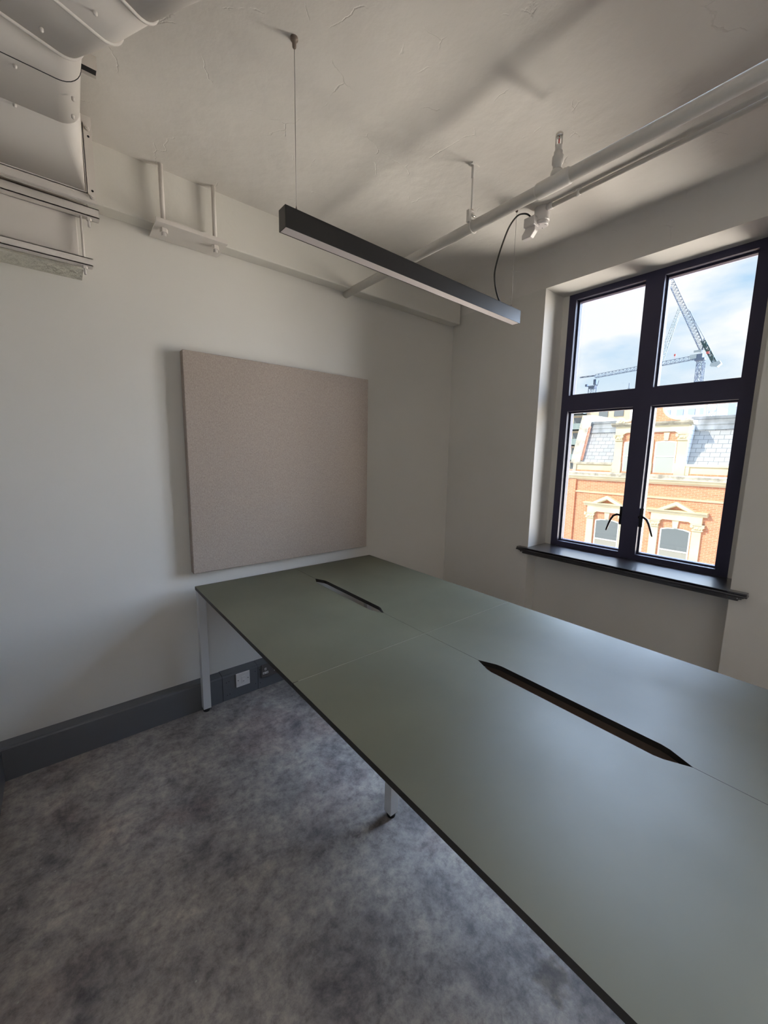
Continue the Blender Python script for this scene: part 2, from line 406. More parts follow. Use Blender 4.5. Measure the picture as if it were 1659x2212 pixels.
def tube(bm, pts, r, seg=12, cap=True, smooth=True):
    pts = [Vector(p) for p in pts]
    rings = []
    up = None
    for i, p in enumerate(pts):
        if i == 0: d = pts[1] - pts[0]
        elif i == len(pts) - 1: d = pts[-1] - pts[-2]
        else: d = (pts[i + 1] - pts[i]).normalized() + (pts[i] - pts[i - 1]).normalized()
        d.normalize()
        if up is None:
            up = Vector((0, 0, 1)) if abs(d.z) < 0.9 else Vector((1, 0, 0))
        a = d.cross(up).normalized(); b = a.cross(d).normalized(); up = b
        rr_ = r[i] if isinstance(r, (list, tuple)) else r
        rings.append([bm.verts.new(p + a * math.cos(2 * PI * k / seg) * rr_ + b * math.sin(2 * PI * k / seg) * rr_) for k in range(seg)])
    for i in range(len(rings) - 1):
        for k in range(seg):
            f = bm.faces.new((rings[i][k], rings[i][(k + 1) % seg], rings[i + 1][(k + 1) % seg], rings[i + 1][k])); f.smooth = smooth
    if cap:
        bm.faces.new(rings[0][::-1]); bm.faces.new(rings[-1])

def bar(bm, a, b, t_):
    """thin square bar between two points"""
    a = Vector(a); b = Vector(b); d = (b - a).normalized()
    u = d.cross(Vector((0, 0, 1)) if abs(d.z) < 0.9 else Vector((1, 0, 0))).normalized() * t_ / 2
    v = d.cross(u).normalized() * t_ / 2
    A = [bm.verts.new(a + s * u + q * v) for s, q in ((-1, -1), (1, -1), (1, 1), (-1, 1))]
    B = [bm.verts.new(b + s * u + q * v) for s, q in ((-1, -1), (1, -1), (1, 1), (-1, 1))]
    bm.faces.new(A[::-1]); bm.faces.new(B)
    for i in range(4): bm.faces.new((A[i], A[(i + 1) % 4], B[(i + 1) % 4], B[i]))

def lathe(bm, prof, cx, cy_, seg=24, smooth=True):
    """profile [(r,z)] about a vertical axis"""
    rings = [[bm.verts.new((cx + r * math.cos(2 * PI * k / seg), cy_ + r * math.sin(2 * PI * k / seg), z)) for k in range(seg)] for r, z in prof]
    for i in range(len(rings) - 1):
        for k in range(seg):
            f = bm.faces.new((rings[i][k], rings[i][(k + 1) % seg], rings[i + 1][(k + 1) % seg], rings[i + 1][k])); f.smooth = smooth
    bm.faces.new(rings[0][::-1]); bm.faces.new(rings[-1])

def obj(name, bm, mats, parent=None, bevel=0.0, bseg=2, origin=None):
    bmesh.ops.recalc_face_normals(bm, faces=bm.faces)
    me = bpy.data.meshes.new(name)
    off = Vector((0, 0, 0))
    if parent is not None: off = ORIGIN.get(parent.name, Vector((0, 0, 0)))     # part meshes carry no offset of their own
    bm.to_mesh(me); bm.free()
    for mm_ in (mats if isinstance(mats, (list, tuple)) else [mats]): me.materials.append(mm_)
    o = bpy.data.objects.new(name, me); C.objects.link(o)
    if parent is not None:
        o.parent = parent
        o.matrix_parent_inverse = Matrix.Translation(-off)
    if bevel:
        md = o.modifiers.new('bevel', 'BEVEL'); md.width = bevel; md.segments = bseg; md.limit_method = 'ANGLE'; md.angle_limit = math.radians(40)
    return o
ORIGIN = {}

def thing(name, label, cat, loc=(0, 0, 0), group=None, kind=None):
    o = bpy.data.objects.new(name, None); C.objects.link(o)
    o.location = loc
    o.empty_display_size = 0.1
    ORIGIN[o.name] = Vector(loc)
    if label: o['label'] = label
    if cat: o['category'] = cat
    if group: o['group'] = group
    if kind: o['kind'] = kind
    return o

def tag(o, label, cat, group=None, kind=None):
    if label: o['label'] = label
    if cat: o['category'] = cat
    if group: o['group'] = group
    if kind: o['kind'] = kind
    return o

def struct(name, bm, m_, bevel=0.0, label=None, cat=None):
    o = obj(name, bm, m_, bevel=bevel); o['kind'] = 'structure'
    if label: o['label'] = label
    if cat: o['category'] = cat
    return o
NB = bmesh.new

# ================================================================== ROOM
XL, XR = -0.37, 2.63            # left wall, window wall
YA, YB = 2.346, -4.6            # far wall, wall behind the camera
ZC = 2.765
Z_LINTEL = 2.595
WIN = [(0.394, 1.538), (-1.85, -0.706), (-4.094, -2.95)]   # window openings in the right wall (y0, y1)

bm = NB(); box(bm, XL - 0.2, XR + 0.4, YB - 0.2, YA + 0.2, -0.15, 0.0)
struct('floor', bm, M['floor'], label='bare mottled grey concrete floor', cat='floor')

# ceiling with a coved fillet down to the window head
bm = NB()
R_ = XR - 2.46
prof = [(XL - 0.2, ZC)]
for k in range(13):
    a = PI / 2 * k / 12
    prof.append((XR - R_ + R_ * math.sin(a), Z_LINTEL + (ZC - Z_LINTEL) * math.cos(a)))
prof += [(XR, 3.0), (XL - 0.2, 3.0)]
prism(bm, prof, 'y', YB - 0.2, YA + 0.2)
o = struct('ceiling', bm, M['ceiling'], label='uneven cream plaster ceiling curving down to the window wall', cat='ceiling')
for f in o.data.polygons: f.use_smooth = True
md = o.modifiers.new('split', 'EDGE_SPLIT'); md.split_angle = math.radians(35)

bm = NB(); box(bm, XL - 0.2, XR + 0.4, YA, YA + 0.2, 0, 3.0)
struct('wall_back', bm, M['wall'], label='off-white wall carrying the fabric panel', cat='wall')
bm = NB(); box(bm, XL - 0.2, XL, YB, YA, 0, 3.0)
struct('wall_left', bm, M['wall_side'], label='grey wall on the left of the room', cat='wall')
bm = NB(); box(bm, XL - 0.2, XR + 0.4, YB - 0.2, YB, 0, 3.0)
struct('wall_front', bm, M['wall'], label='off-white wall at the near end of the room', cat='wall')

# window wall: piers, thin aprons under the windows, lintel
bm = NB()
XO = 2.948
XF = 2.87                        # inner face of the window frames
edges = [YA]
for y0, y1 in WIN: edges += [y1, y0]
edges.append(YB)
for i in range(0, len(edges), 2):
    box(bm, XR, XO, edges[i + 1], edges[i], 0, Z_LINTEL)
for y0, y1 in WIN:
    box(bm, 2.748, XO, y0, y1, 0, 0.79)
    box(bm, XF, XO, y0, y0 + 0.056, 0.79, Z_LINTEL)
    box(bm, XF, XO, y1 - 0.044, y1, 0.79, Z_LINTEL)
box(bm, XR, XO, YB, YA, Z_LINTEL, 3.0)
bmesh.ops.remove_doubles(bm, verts=bm.verts, dist=1e-5)
struct('wall_right', bm, M['wall'], label='off-white wall with the window', cat='wall')

# downstand beam across the far wall
bm = NB(); box(bm, XL, XR - 0.02, 2.258, YA + 0.001, 2.522, ZC + 0.01)
struct('trim_1', bm, M['beam'], bevel=0.006, label='painted concrete downstand beam along the far wall', cat='beam')

# trunking as skirting
def trunk_profile():             # (y, z) of the trunking on the far wall
    return [(2.2825, 0.0), (2.2825, 0.150), (2.2860, 0.157), (2.293, 0.160), (YA, 0.162), (YA, 0.0)]
bm = NB()
prism(bm, trunk_profile(), 'x', XL, 0.657)
prism(bm, trunk_profile(), 'x', 0.876, XR)
o = struct('baseboard_back', bm, M['trunk'], label='dark grey trunking skirting along the far wall', cat='trunking')
for xa, xb in ((0.660, 0.8705), (0.8735, 1.085)):
    bm = NB()
    p_ = [(2.2800, 0.003), (2.2800, 0.150), (2.2835, 0.158), (2.292, 0.1625), (YA, 0.1645), (YA, 0.003)]
    prism(bm, p_, 'x', xa, xb)
    obj('outlet_cover', bm, M['trunk'], o)
for xx in (0.6585, 0.872, 1.0865):
    bm = NB()
    prism(bm, [(2.2835, 0.002), (2.2835, 0.150), (2.287, 0.157), (2.2935, 0.1612), (YA, 0.163), (YA, 0.002)], 'x', xx - 0.002, xx + 0.002)
    obj('joint', bm, M['trunk_dark'], o)
for xx, zz in ((0.680, 0.115), (0.695, 0.118), (0.683, 0.035), (0.698, 0.037), (0.855, 0.128), (0.856, 0.045), (0.884, 0.128), (0.886, 0.040)):
    bm = NB(); tube(bm, [(xx, 2.281, zz), (xx, 2.2788, zz)], 0.0028, 10)
    obj('screw', bm, M['trunk_dark'], o)
bm = NB()
box(bm, XL + 0.0, XL + 0.082, YB, 2.2825, 0.0, 0.150)
box(bm, XL + 0.0, XL + 0.074, YB, 2.2825, 0.150, 0.160)
struct('baseboard_left', bm, M['trunk'], label='dark grey trunking skirting along the left wall', cat='trunking')

# ------------------------------------------------------------------ windows
def make_window(y0, y1, idx):
    root = thing('window_%d' % idx, None, None, (XF, (y0 + y1) / 2, 0.80), kind='structure')
    root['label'] = ['black framed window over the street with two casements and two fixed lights',
                     'black framed window behind the right hand end of the desks',
                     'black framed window at the near end of the room'][idx - 1]
    root['category'] = 'window'
    f0, f1 = y0 + 0.056, y1 - 0.044          # outer frame
    zt, zb = Z_LINTEL, 0.806
    yL0, yL1 = f0 + 0.571, f1 - 0.049        # far (left) lights
    yR0, yR1 = f0 + 0.058, f0 + 0.471        # near (right) lights
    zu0, zu1, zl0, zl1 = 1.912, 2.556, 0.858, 1.803
    bm = NB()
    x0, x1 = XF, 2.9475
    box(bm, x0, x1, f0, yR0, zb, zt)
    box(bm, x0, x1, yL1, f1, zb, zt)
    box(bm, x0, x1, yR1, yL0, zb, zt)
    box(bm, x0, x1, yR0, yR1, zb, zl0); box(bm, x0, x1, yL0, yL1, zb, zl0)
    box(bm, x0, x1, yR0, yR1, zl1, zu0); box(bm, x0, x1, yL0, yL1, zl1, zu0)
    box(bm, x0, x1, yR0, yR1, zu1, zt); box(bm, x0, x1, yL0, yL1, zu1, zt)
    bmesh.ops.remove_doubles(bm, verts=bm.verts, dist=1e-5)
    obj('window_frame', bm, M['frame'], root, bevel=0.0)
    n = 0
    for (ya, yb) in ((yL0, yL1), (yR0, yR1)):
        for (za, zb2, low) in ((zu0, zu1, False), (zl0, zl1, True)):
            s = 0.010
            bm = NB()
            xa, xb = 2.908, 2.946
            box(bm, xa, xb, ya, ya + s, za, zb2); box(bm, xa, xb, yb - s, yb, za, zb2)
            box(bm, xa, xb, ya + s, yb - s, za, za + s); box(bm, xa, xb, ya + s, yb - s, zb2 - s, zb2)
            sash = obj('casement' if low else 'fixed_light', bm, M['frame'], root)
            bm = NB(); box(bm, 2.936, 2.940, ya + s, yb - s, za + s, zb2 - s)
            obj('pane', bm, M['glass'], sash)
            if low:
                sg = 1 if ya > yR1 else -1    # handle curves away from the mullion
                yh = (ya + 0.008) if sg > 0 else (yb - 0.008)
                bm = NB()
                box(bm, 2.885, 2.905, yh - 0.012, yh + 0.012, 1.04, 1.16)
                tube(bm, [(2.900, yh, 1.104), (2.872, yh, 1.104)], 0.011, 14)
                pts = [(2.868, yh - sg * 0.008, 1.104), (2.862, yh + sg * 0.020, 1.108), (2.860, yh + sg * 0.040, 1.096), (2.860, yh + sg * 0.055, 1.068),
                       (2.861, yh + sg * 0.066, 1.035), (2.863, yh + sg * 0.075, 1.005), (2.864, yh + sg * 0.079, 0.992)]
                tube(bm, pts, [0.007, 0.0075, 0.007, 0.0065, 0.006, 0.0055, 0.004], 10)
                obj('handle', bm, M['handle'], sash)
    # sill board between the reveals and moulded nosing on the room side
    bm = NB()
    box(bm, XR - 0.02, XF + 0.005, y0, y1, 0.790, 0.822)
    obj('window_sill', bm, M['sill'], root, bevel=0.002)
    bm = NB()
    ya, yb = y0 - 0.072, y1 + 0.068
    def layer(dx0, dy, z0, z1):
        box(bm, dx0, XR, ya + dy, yb - dy, z0, z1)
    layer(2.588, 0.000, 0.810, 0.822)
    layer(2.584, -0.002, 0.799, 0.810)
    layer(2.596, 0.012, 0.792, 0.799)
    layer(2.603, 0.020, 0.783, 0.792)
    layer(2.610, 0.034, 0.772, 0.783)
    box(bm, 2.588, XR + 0.01, y0, y1, 0.8095, 0.8222)
    obj('nosing', bm, M['sill'], root, bevel=0.003)
    for yy in (y0 - 0.035, y1 + 0.030):
        bm = NB(); tube(bm, [(2.6035, yy, 0.788), (2.6015, yy, 0.788)], 0.0022, 10)
        obj('screw', bm, M['plastic_white'], root)
for i, (y0, y1) in enumerate(WIN): make_window(y0, y1, i + 1)

# ================================================================== DESK
dx0, dxc, dx1 = 0.535, 1.134, 1.735
desk = thing('bench_desk', 'long olive green bench desk with two tapered cable slots on white square legs', 'desk', (dxc, 1.1, 0))
def top_poly(left, ya, yb, tipA, bendA, bendB, tipB):
    hw = 0.0305
    g = 0.0006
    if left:
        return [(dx0, ya), (dxc - g, ya), (dxc - g, tipA), (dxc - hw + 0.004, bendA - 0.008), (dxc - hw, bendA + 0.012), (dxc - hw, bendB - 0.012), (dxc - hw + 0.004, bendB + 0.008), (dxc - g, tipB), (dxc - g, yb), (dx0, yb)]
    return [(dx1, ya), (dx1, yb), (dxc + g, yb), (dxc + g, tipB), (dxc + hw - 0.004, bendB + 0.008), (dxc + hw, bendB - 0.012), (dxc + hw, bendA + 0.012), (dxc + hw - 0.004, bendA - 0.008), (dxc + g, tipA), (dxc + g, ya)]
MODS = [(1.1035, 2.2805, 1.373, 1.436, 1.950, 2.013), (-0.078, 1.1010, 0.190, 0.252, 0.762, 0.829)]
for ya, yb, tA, bA, bB, tB in MODS:
    for left in (True, False):
        bm = NB()
        prism(bm, top_poly(left, ya, yb, tA, bA, bB, tB), 'z', 0.722, 0.74, 0, 1)
        obj('desktop', bm, [M['desk'], M['edge']], desk)
bm = NB(); box(bm, dx0 + 0.02, dx1 - 0.001, 1.1011, 1.1034, 0.7225, 0.7392)
obj('joint_strip', bm, M['seam'], desk)['label'] = 'pale joint line between the desk modules'
def leg(x, y):
    bm = NB(); box(bm, x, x + 0.041, y, y + 0.041, 0.02, 0.722)
    l = obj('leg', bm, M['leg'], desk, bevel=0.0015)
    bm = NB(); lathe(bm, [(0.017, 0.0), (0.018, 0.003), (0.018, 0.014), (0.012, 0.019), (0.012, 0.021)], x + 0.0205, y + 0.0205)
    box(bm, x + 0.002, x + 0.039, y + 0.002, y + 0.039, 0.0175, 0.0205)
    obj('foot', bm, M['rubber'], l)
for x, y in ((0.539, 2.241), (1.690, 2.241), (0.939, 1.070), (1.292, 1.070), (0.539, -0.074), (1.690, -0.074)): leg(x, y)
for b6 in ((0.58, 1.69, 2.241, 2.282), (0.58, 1.69, -0.074, -0.033), (0.98, 1.292, 1.070, 1.111)):
    bm = NB(); box(bm, *b6, 0.682, 0.722)
    obj('crossbar', bm, M['leg'], desk, bevel=0.0015)
for x in (0.950, 1.290):
    bm = NB(); box(bm, x, x + 0.03, -0.033, 2.241, 0.672, 0.7215)
    obj('rail', bm, M['leg'], desk, bevel=0.001)
bm = NB()
y0, y1 = 0.12, 0.93
for a in ((1.035, 1.038), (1.242, 1.245)): box(bm, a[0], a[1], y0, y1, 0.60, 0.70)
box(bm, 1.035, 1.245, y0, y1, 0.597, 0.60)
obj('cable_tray', bm, M['tray'], desk)

# ================================================================== ACOUSTIC PANEL
bm = NB(); box(bm, 0.536, 1.717, 2.292, YA - 0.0008, 0.806, 1.986)
tag(obj('acoustic_panel', bm, M['fabric'], bevel=0.004, bseg=3), 'square oatmeal fabric acoustic panel on the wall above the desk', 'wall panel')

# ================================================================== OUTLETS
t_ = thing('fused_spur', 'white switched outlet plate on the grey trunking', 'outlet', (0.7765, 2.28, 0.109))
bm = NB(); box(bm, 0.7345, 0.8185, 2.2715, 2.2795, 0.066, 0.152); obj('faceplate', bm, M['plastic_white'], t_, bevel=0.003)
bm = NB(); box(bm, 0.765, 0.790, 2.2695, 2.2717, 0.086, 0.130); obj('fuse_carrier', bm, M['plastic_white'], t_, bevel=0.001)
bm = NB(); box(bm, 0.770, 0.785, 2.2675, 2.2697, 0.089, 0.112); obj('rocker_switch', bm, M['plastic_white'], t_, bevel=0.001)
bm = NB(); box(bm, 0.774, 0.782, 2.2671, 2.2676, 0.097, 0.0995); obj('marking', bm, M['trunk_dark'], t_)
for xx in (0.747, 0.807):
    bm = NB(); tube(bm, [(xx, 2.2716, 0.109), (xx, 2.2709, 0.109)], 0.0027, 12); obj('screw', bm, M['trunk_dark'], t_)
t_ = thing('power_socket', 'dark grey double power socket with white inserts on the trunking', 'socket', (0.966, 2.28, 0.112))
bm = NB(); box(bm, 0.892, 1.040, 2.2725, 2.2795, 0.070, 0.156); obj('faceplate', bm, M['socket_grey'], t_, bevel=0.002)
for xo in (0.0, 0.074):
    bm = NB()
    box(bm, 0.9135 + xo, 0.9245 + xo, 2.2713, 2.2727, 0.117, 0.132)
    box(bm, 0.901 + xo, 0.937 + xo, 2.2713, 2.2727, 0.093, 0.107)
    ins = obj('insert', bm, M['plastic_white'], t_, bevel=0.0015)
    bm = NB()
    box(bm, 0.917 + xo, 0.921 + xo, 2.2708, 2.2715, 0.1205, 0.1285)
    box(bm, 0.9055 + xo, 0.912 + xo, 2.2708, 2.2715, 0.098, 0.102)
    box(bm, 0.926 + xo, 0.9325 + xo, 2.2708, 2.2715, 0.098, 0.102)
    obj('pin_slot', bm, M['hole_shade'], ins)
for xx in (0.950, 0.985):
    bm = NB(); box(bm, xx - 0.006, xx + 0.006, 2.2700, 2.2727, 0.130, 0.148); obj('rocker_switch', bm, M['socket_grey'], t_, bevel=0.001)

# ================================================================== PENDANT LIGHT
lamp = thing('pendant_light', 'long black linear pendant light hung on two thin wires above the desk', 'light', (1.32, 1.33, 2.23))
A0 = Vector((0.629, 1.293, 0)); A1 = Vector((2.017, 1.320, 0))
u = (A1 - A0).normalized(); v = Vector((-u.y, u.x, 0))
def lp(s, q, z): return A0 + u * s + v * q + Vector((0, 0, z))
L_ = (A1 - A0).length; W_ = 0.046
def obox(bm, s0, s1, q0, q1, z0, z1):
    vs = [bm.verts.new(lp(s, q, z)) for s in (s0, s1) for q in (q0, q1) for z in (z0, z1)]
    for idx in ((0, 1, 3, 2), (4, 6, 7, 5), (0, 4, 5, 1), (2, 3, 7, 6), (0, 2, 6, 4), (1, 5, 7, 3)): bm.faces.new([vs[i] for i in idx])
zt, zb = 2.2615, 2.1955
bm = NB()
obox(bm, 0, L_, 0, 0.0022, zb, zt); obox(bm, 0, L_, W_ - 0.0022, W_, zb, zt)
obox(bm, 0, L_, 0, W_, zt - 0.002, zt); obox(bm, 0, 0.0025, 0, W_, zb, zt); obox(bm, L_ - 0.0025, L_, 0, W_, zb, zt)
obj('housing', bm, M['black_paint'], lamp)
bm = NB(); obox(bm, 0.0025, L_ - 0.0025, 0.0022, W_ - 0.0022, zb + 0.001, zb + 0.004)
obj('diffuser', bm, M['diffuser'], lamp)
for s in (0.052, 1.330):
    b_ = lp(s, W_ / 2, zt)
    bm = NB(); tube(bm, [b_, b_ + Vector((0, 0, ZC - zt - 0.003))], 0.0010, 6)
    wr = obj('suspension_wire', bm, M['steel'], lamp)
    bm = NB(); lathe(bm, [(0.0045, zt), (0.0045, zt + 0.010), (0.0018, zt + 0.020), (0.0010, zt + 0.024)], b_.x, b_.y, 12)
    obj('wire_grip', bm, M['steel'], wr)
    bm = NB(); lathe(bm, [(0.003, ZC - 0.030), (0.006, ZC - 0.026), (0.007, ZC - 0.008), (0.012, ZC - 0.006), (0.012, ZC + 0.004)], b_.x, b_.y, 14)
    obj('ceiling_anchor', bm, M['bronze'], wr)
bm = NB()
pts = [(1.858, 1.333, 2.258), (1.822, 1.33, 2.282), (1.789, 1.325, 2.322), (1.772, 1.322, 2.377), (1.785, 1.320, 2.444), (1.822, 1.318, 2.540), (1.868, 1.318, 2.628),
       (1.925, 1.315, 2.695), (1.975, 1.31, 2.722), (2.01, 1.305, 2.727), (2.035, 1.302, 2.715), (2.046, 1.30, 2.688)]
# smooth the run with Catmull-Rom
def crom(P, n=6):
    P = [Vector(p) for p in P]; out = []
    for i in range(len(P) - 1):
        p0 = P[max(i - 1, 0)]; p1 = P[i]; p2 = P[i + 1]; p3 = P[min(i + 2, len(P) - 1)]
        for k in range(n):
            q = k / n
            out.append(0.5 * ((2 * p1) + (-p0 + p2) * q + (2 * p0 - 5 * p1 + 4 * p2 - p3) * q * q + (-p0 + 3 * p1 - 3 * p2 + p3) * q ** 3))
    out.append(P[-1]); return out
tube(bm, crom(pts), 0.0042, 10)
obj('power_cable', bm, M['cable'], lamp)

# ================================================================== CONDUIT + JUNCTION BOX
cond = thing('conduit', 'thin white conduit on the ceiling ending at the round junction box', 'conduit', (2.067, -1.5, ZC))
bm = NB(); tube(bm, [(2.067, YB + 0.002, 2.7515), (2.067, 1.222, 2.7515)], 0.0105, 14)
obj('tube', bm, M['pipe'], cond)
for yy in (1.075, -0.2, -1.6, -3.0):
    bm = NB(); tube(bm, [(2.067, yy - 0.009, 2.7515), (2.067, yy + 0.009, 2.7515)], 0.0145, 14)
    tube(bm, [(2.067, yy, 2.7515), (2.067, yy, 2.766)], 0.012, 12)
    obj('saddle_clip', bm, M['pipe'], cond)
jb = thing('junction_box', 'white round junction box with a plug in connector beside the pipe', 'junction box', (2.078, 1.268, ZC))
bm = NB(); lathe(bm, [(0.036, 2.700), (0.039, 2.704), (0.039, 2.765)], 2.078, 1.268, 28); obj('box', bm, M['plastic_white'], jb)
bm = NB(); tube(bm, [(2.067, 1.235, 2.7515), (2.067, 1.205, 2.7515)], 0.0145, 16); obj('spout', bm, M['plastic_white'], jb)
bm = NB(); lathe(bm, [(0.030, 2.682), (0.034, 2.685), (0.034, 2.702)], 2.078, 1.268, 28); obj('lid', bm, M['plastic_white'], jb)
for (dx, dy) in ((-0.022, 0.0), (0.020, 0.006), (0.0, -0.022)):
    bm = NB(); tube(bm, [(2.078 + dx, 1.268 + dy, 2.6825), (2.078 + dx, 1.268 + dy, 2.6812)], 0.0022, 8)
    obj('screw', bm, M['trunk_dark'], jb)
bm = NB(); box(bm, 2.015, 2.060, 1.272, 1.335, 2.675, 2.720); obj('connector', bm, M['plastic_white'], jb, bevel=0.004)
bm = NB()
prism(bm, [(1.276, 2.678), (1.330, 2.678), (1.352, 2.650), (1.352, 2.628), (1.300, 2.628), (1.276, 2.655)], 'x', 2.030, 2.062)
obj('plug', bm, M['plastic_white'], jb, bevel=0.004)

# ================================================================== SPRINKLER PIPE
PX, PZ, PR = 1.562, 2.516, 0.0235
sp = thing('sprinkler_pipe', 'thick white sprinkler pipe crossing the room under the ceiling', 'pipe', (PX, 0.9, PZ))
bm = NB(); tube(bm, [(PX, YB + 0.002, PZ), (PX, YA + 0.001, PZ)], PR, 28)
obj('pipe', bm, M['pipe'], sp)
bm = NB(); tube(bm, [(PX, 0.845, PZ), (PX, 0.853, PZ), (PX, 0.975, PZ), (PX, 0.983, PZ)], [PR + 0.001, PR + 0.005, PR + 0.005, PR + 0.001], 28)
lathe(bm, [(0.024, PZ + 0.012), (0.023, PZ + 0.032), (0.020, PZ + 0.040)], PX, 0.903, 24)
box(bm, PX - 0.003, PX + 0.003, 0.868, 0.876, PZ + 0.024, PZ + 0.034)
obj('tee_fitting', bm, M['pipe'], sp)
bm = NB(); lathe(bm, [(0.0165, PZ + 0.038), (0.0165, PZ + 0.062), (0.020, PZ + 0.064), (0.020, PZ + 0.088), (0.0155, PZ + 0.091), (0.0155, PZ + 0.104), (0.012, PZ + 0.107)], PX, 0.903, 20)
obj('adapter', bm, M['pipe'], sp)
hd = NB(); lathe(hd, [(0.0125, PZ + 0.105), (0.0125, PZ + 0.124), (0.009, PZ + 0.127)], PX, 0.903, 16)
for s in (-1, 1): bar(hd, (PX + s * 0.0045, 0.903 - s * 0.0095, PZ + 0.124), (PX + s * 0.0045, 0.903 - s * 0.0095, PZ + 0.156), 0.004)
head = obj('sprinkler_head', hd, M['pipe'], sp)
bm = NB(); lathe(bm, [(0.0008, PZ + 0.127), (0.0022, PZ + 0.132), (0.0022, PZ + 0.146), (0.0008, PZ + 0.151)], PX, 0.903, 12)
obj('glass_bulb', bm, M['red_glass'], head)
bm = NB(); lathe(bm, [(0.009, PZ + 0.152), (0.0135, PZ + 0.157), (0.0135, PZ + 0.164), (0.010, PZ + 0.168)], PX, 0.903, 18)
obj('deflector', bm, M['chrome'], head)

hg = thing('pipe_hanger', 'slim white rod hanger holding the sprinkler pipe from the ceiling', 'pipe hanger', (1.545, 1.300, ZC))
HX, HY = 1.548, 1.300
bm = NB(); tube(bm, [(HX, HY, ZC - 0.01), (HX, HY, PZ + 0.040)], 0.0042, 12); obj('rod', bm, M['pipe'], hg)
bm = NB(); box(bm, HX - 0.020, HX + 0.028, HY - 0.012, HY + 0.012, ZC - 0.006, ZC + 0.002); box(bm, HX - 0.007, HX + 0.004, HY - 0.006, HY + 0.006, ZC - 0.055, ZC - 0.004)
obj('ceiling_plate', bm, M['pipe'], hg, bevel=0.0015)
bm = NB()
tube(bm, [(PX + (PR + 0.0025) * math.cos(a), HY, PZ + (PR + 0.0025) * math.sin(a)) for a in [2 * PI * k / 24 for k in range(24)]] + [(PX + PR + 0.0025, HY, PZ)], 0.0030, 6)
box(bm, HX - 0.022, HX - 0.004, HY - 0.004, HY + 0.010, PZ + 0.010, PZ + 0.060)
box(bm, HX - 0.010, HX + 0.012, HY - 0.008, HY + 0.008, PZ + 0.052, PZ + 0.058)
obj('clamp', bm, M['pipe'], hg)
bm = NB(); lathe(bm, [(0.0075, PZ + 0.058), (0.0075, PZ + 0.066), (0.0075, PZ + 0.066)], HX, HY, 6, False); tube(bm, [(HX - 0.005, HY - 0.006, PZ + 0.040), (HX + 0.020, HY - 0.006, PZ + 0.040)], 0.0055, 6)
obj('nut', bm, M['chrome'], hg)

# ================================================================== TRAPEZE BRACKET ON THE BEAM
br = thing('trapeze_bracket', 'white channel bracket hung on two rods against the far beam', 'bracket', (0.585, 2.24, 2.50))
bm = NB()
box(bm, 0.428, 0.742, 2.168, 2.340, 2.494, 2.498)
box(bm, 0.428, 0.742, 2.168, 2.172, 2.498, 2.512); box(bm, 0.428, 0.742, 2.336, 2.340, 2.498, 2.512)
obj('channel', bm, M['service'], br)
for (x, y) in ((0.468, 2.222), (0.699, 2.224)):
    bm = NB(); tube(bm, [(x, y, ZC + 0.001), (x, y, 2.462)], 0.0100, 12); rd = obj('threaded_rod', bm, M['service'], br)
    bm = NB(); lathe(bm, [(0.0175, 2.476), (0.0175, 2.4935)], x, y, 6, False)
    obj('nut', bm, M['service'], rd)

# ================================================================== VENTILATION DUCT
duct = thing('ventilation_duct', 'large white flat oval ventilation duct turning across the upper left ceiling', 'duct', (-0.09, 1.6, 2.59))
Z0, Z1 = 2.482, 2.702
def oval_ring(right, ang, width=0.48, z0=Z0, z1=Z1, rc=0.058, grow=0.0, seg=8):
    """ring of a duct with well rounded edges; right = (x,y) of its right side, ang = turn of the ring"""
    dx, dy = -math.cos(ang), -math.sin(ang)
    out = []
    for cs, cz, a0 in ((rc, z0 + rc, -PI / 2), (rc, z1 - rc, 0), (width - rc, z1 - rc, PI / 2), (width - rc, z0 + rc, PI)):
        for k in range(seg + 1):
            a = a0 + PI / 2 * k / seg
            s = cs - (rc + grow) * math.cos(a)
            out.append((right[0] + dx * s, right[1] + dy * s, cz + (rc + grow) * math.sin(a)))
    return out
def loft(bm, rings, smooth=True, cap=True):
    R = [[bm.verts.new(p) for p in ring] for ring in rings]
    n = len(R[0])
    for i in range(len(R) - 1):
        for k in range(n):
            f = bm.faces.new((R[i][k], R[i][(k + 1) % n], R[i + 1][(k + 1) % n], R[i + 1][k])); f.smooth = smooth
    if cap: bm.faces.new(R[0][::-1]); bm.faces.new(R[-1])
D = math.radians
st = [((0.143, 1.735), 0), ((0.138, 1.548), 0), ((0.139, 1.473), D(17)), ((0.216, 1.358), D(25)), ((0.276, 1.244), D(28)), ((0.361, 1.103), D(30)), ((1.20, -0.325), D(30))]
bm = NB(); loft(bm, [oval_ring(p, a) for p, a in st[:3]]); obj('straight_section', bm, M['service'], duct)
bm = NB(); loft(bm, [oval_ring(p, a) for p, a in st[2:5]]); obj('elbow', bm, M['service'], duct)
bm = NB(); loft(bm, [oval_ring(p, a) for p, a in st[4:]]); obj('straight_section', bm, M['service'], duct)
bm = NB(); loft(bm, [oval_ring((0.143, 1.735), 0), oval_ring((0.166, 2.066), 0, width=0.51, z0=2.466, z1=2.705, rc=0.004)]); obj('transition', bm, M['service'], duct)
def seam(p, a, r=0.0042, m_='service'):
    bm = NB(); ring = oval_ring(p, a, grow=0.001); tube(bm, ring + [ring[0]], r, 8, cap=False); return obj('seam_bead', bm, M[m_], duct)
seam((0.139, 1.473), D(18)); seam((0.216, 1.358), D(22)); seam((0.276, 1.244), D(27))
for p_, a_ in (((0.138, 1.552), D(1)),):
    bm = NB(); ring = oval_ring(p_, a_, grow=0.0006); tube(bm, ring + [ring[0]], 0.0012, 6, cap=False); obj('joint_line', bm, M['trunk_dark'], duct)
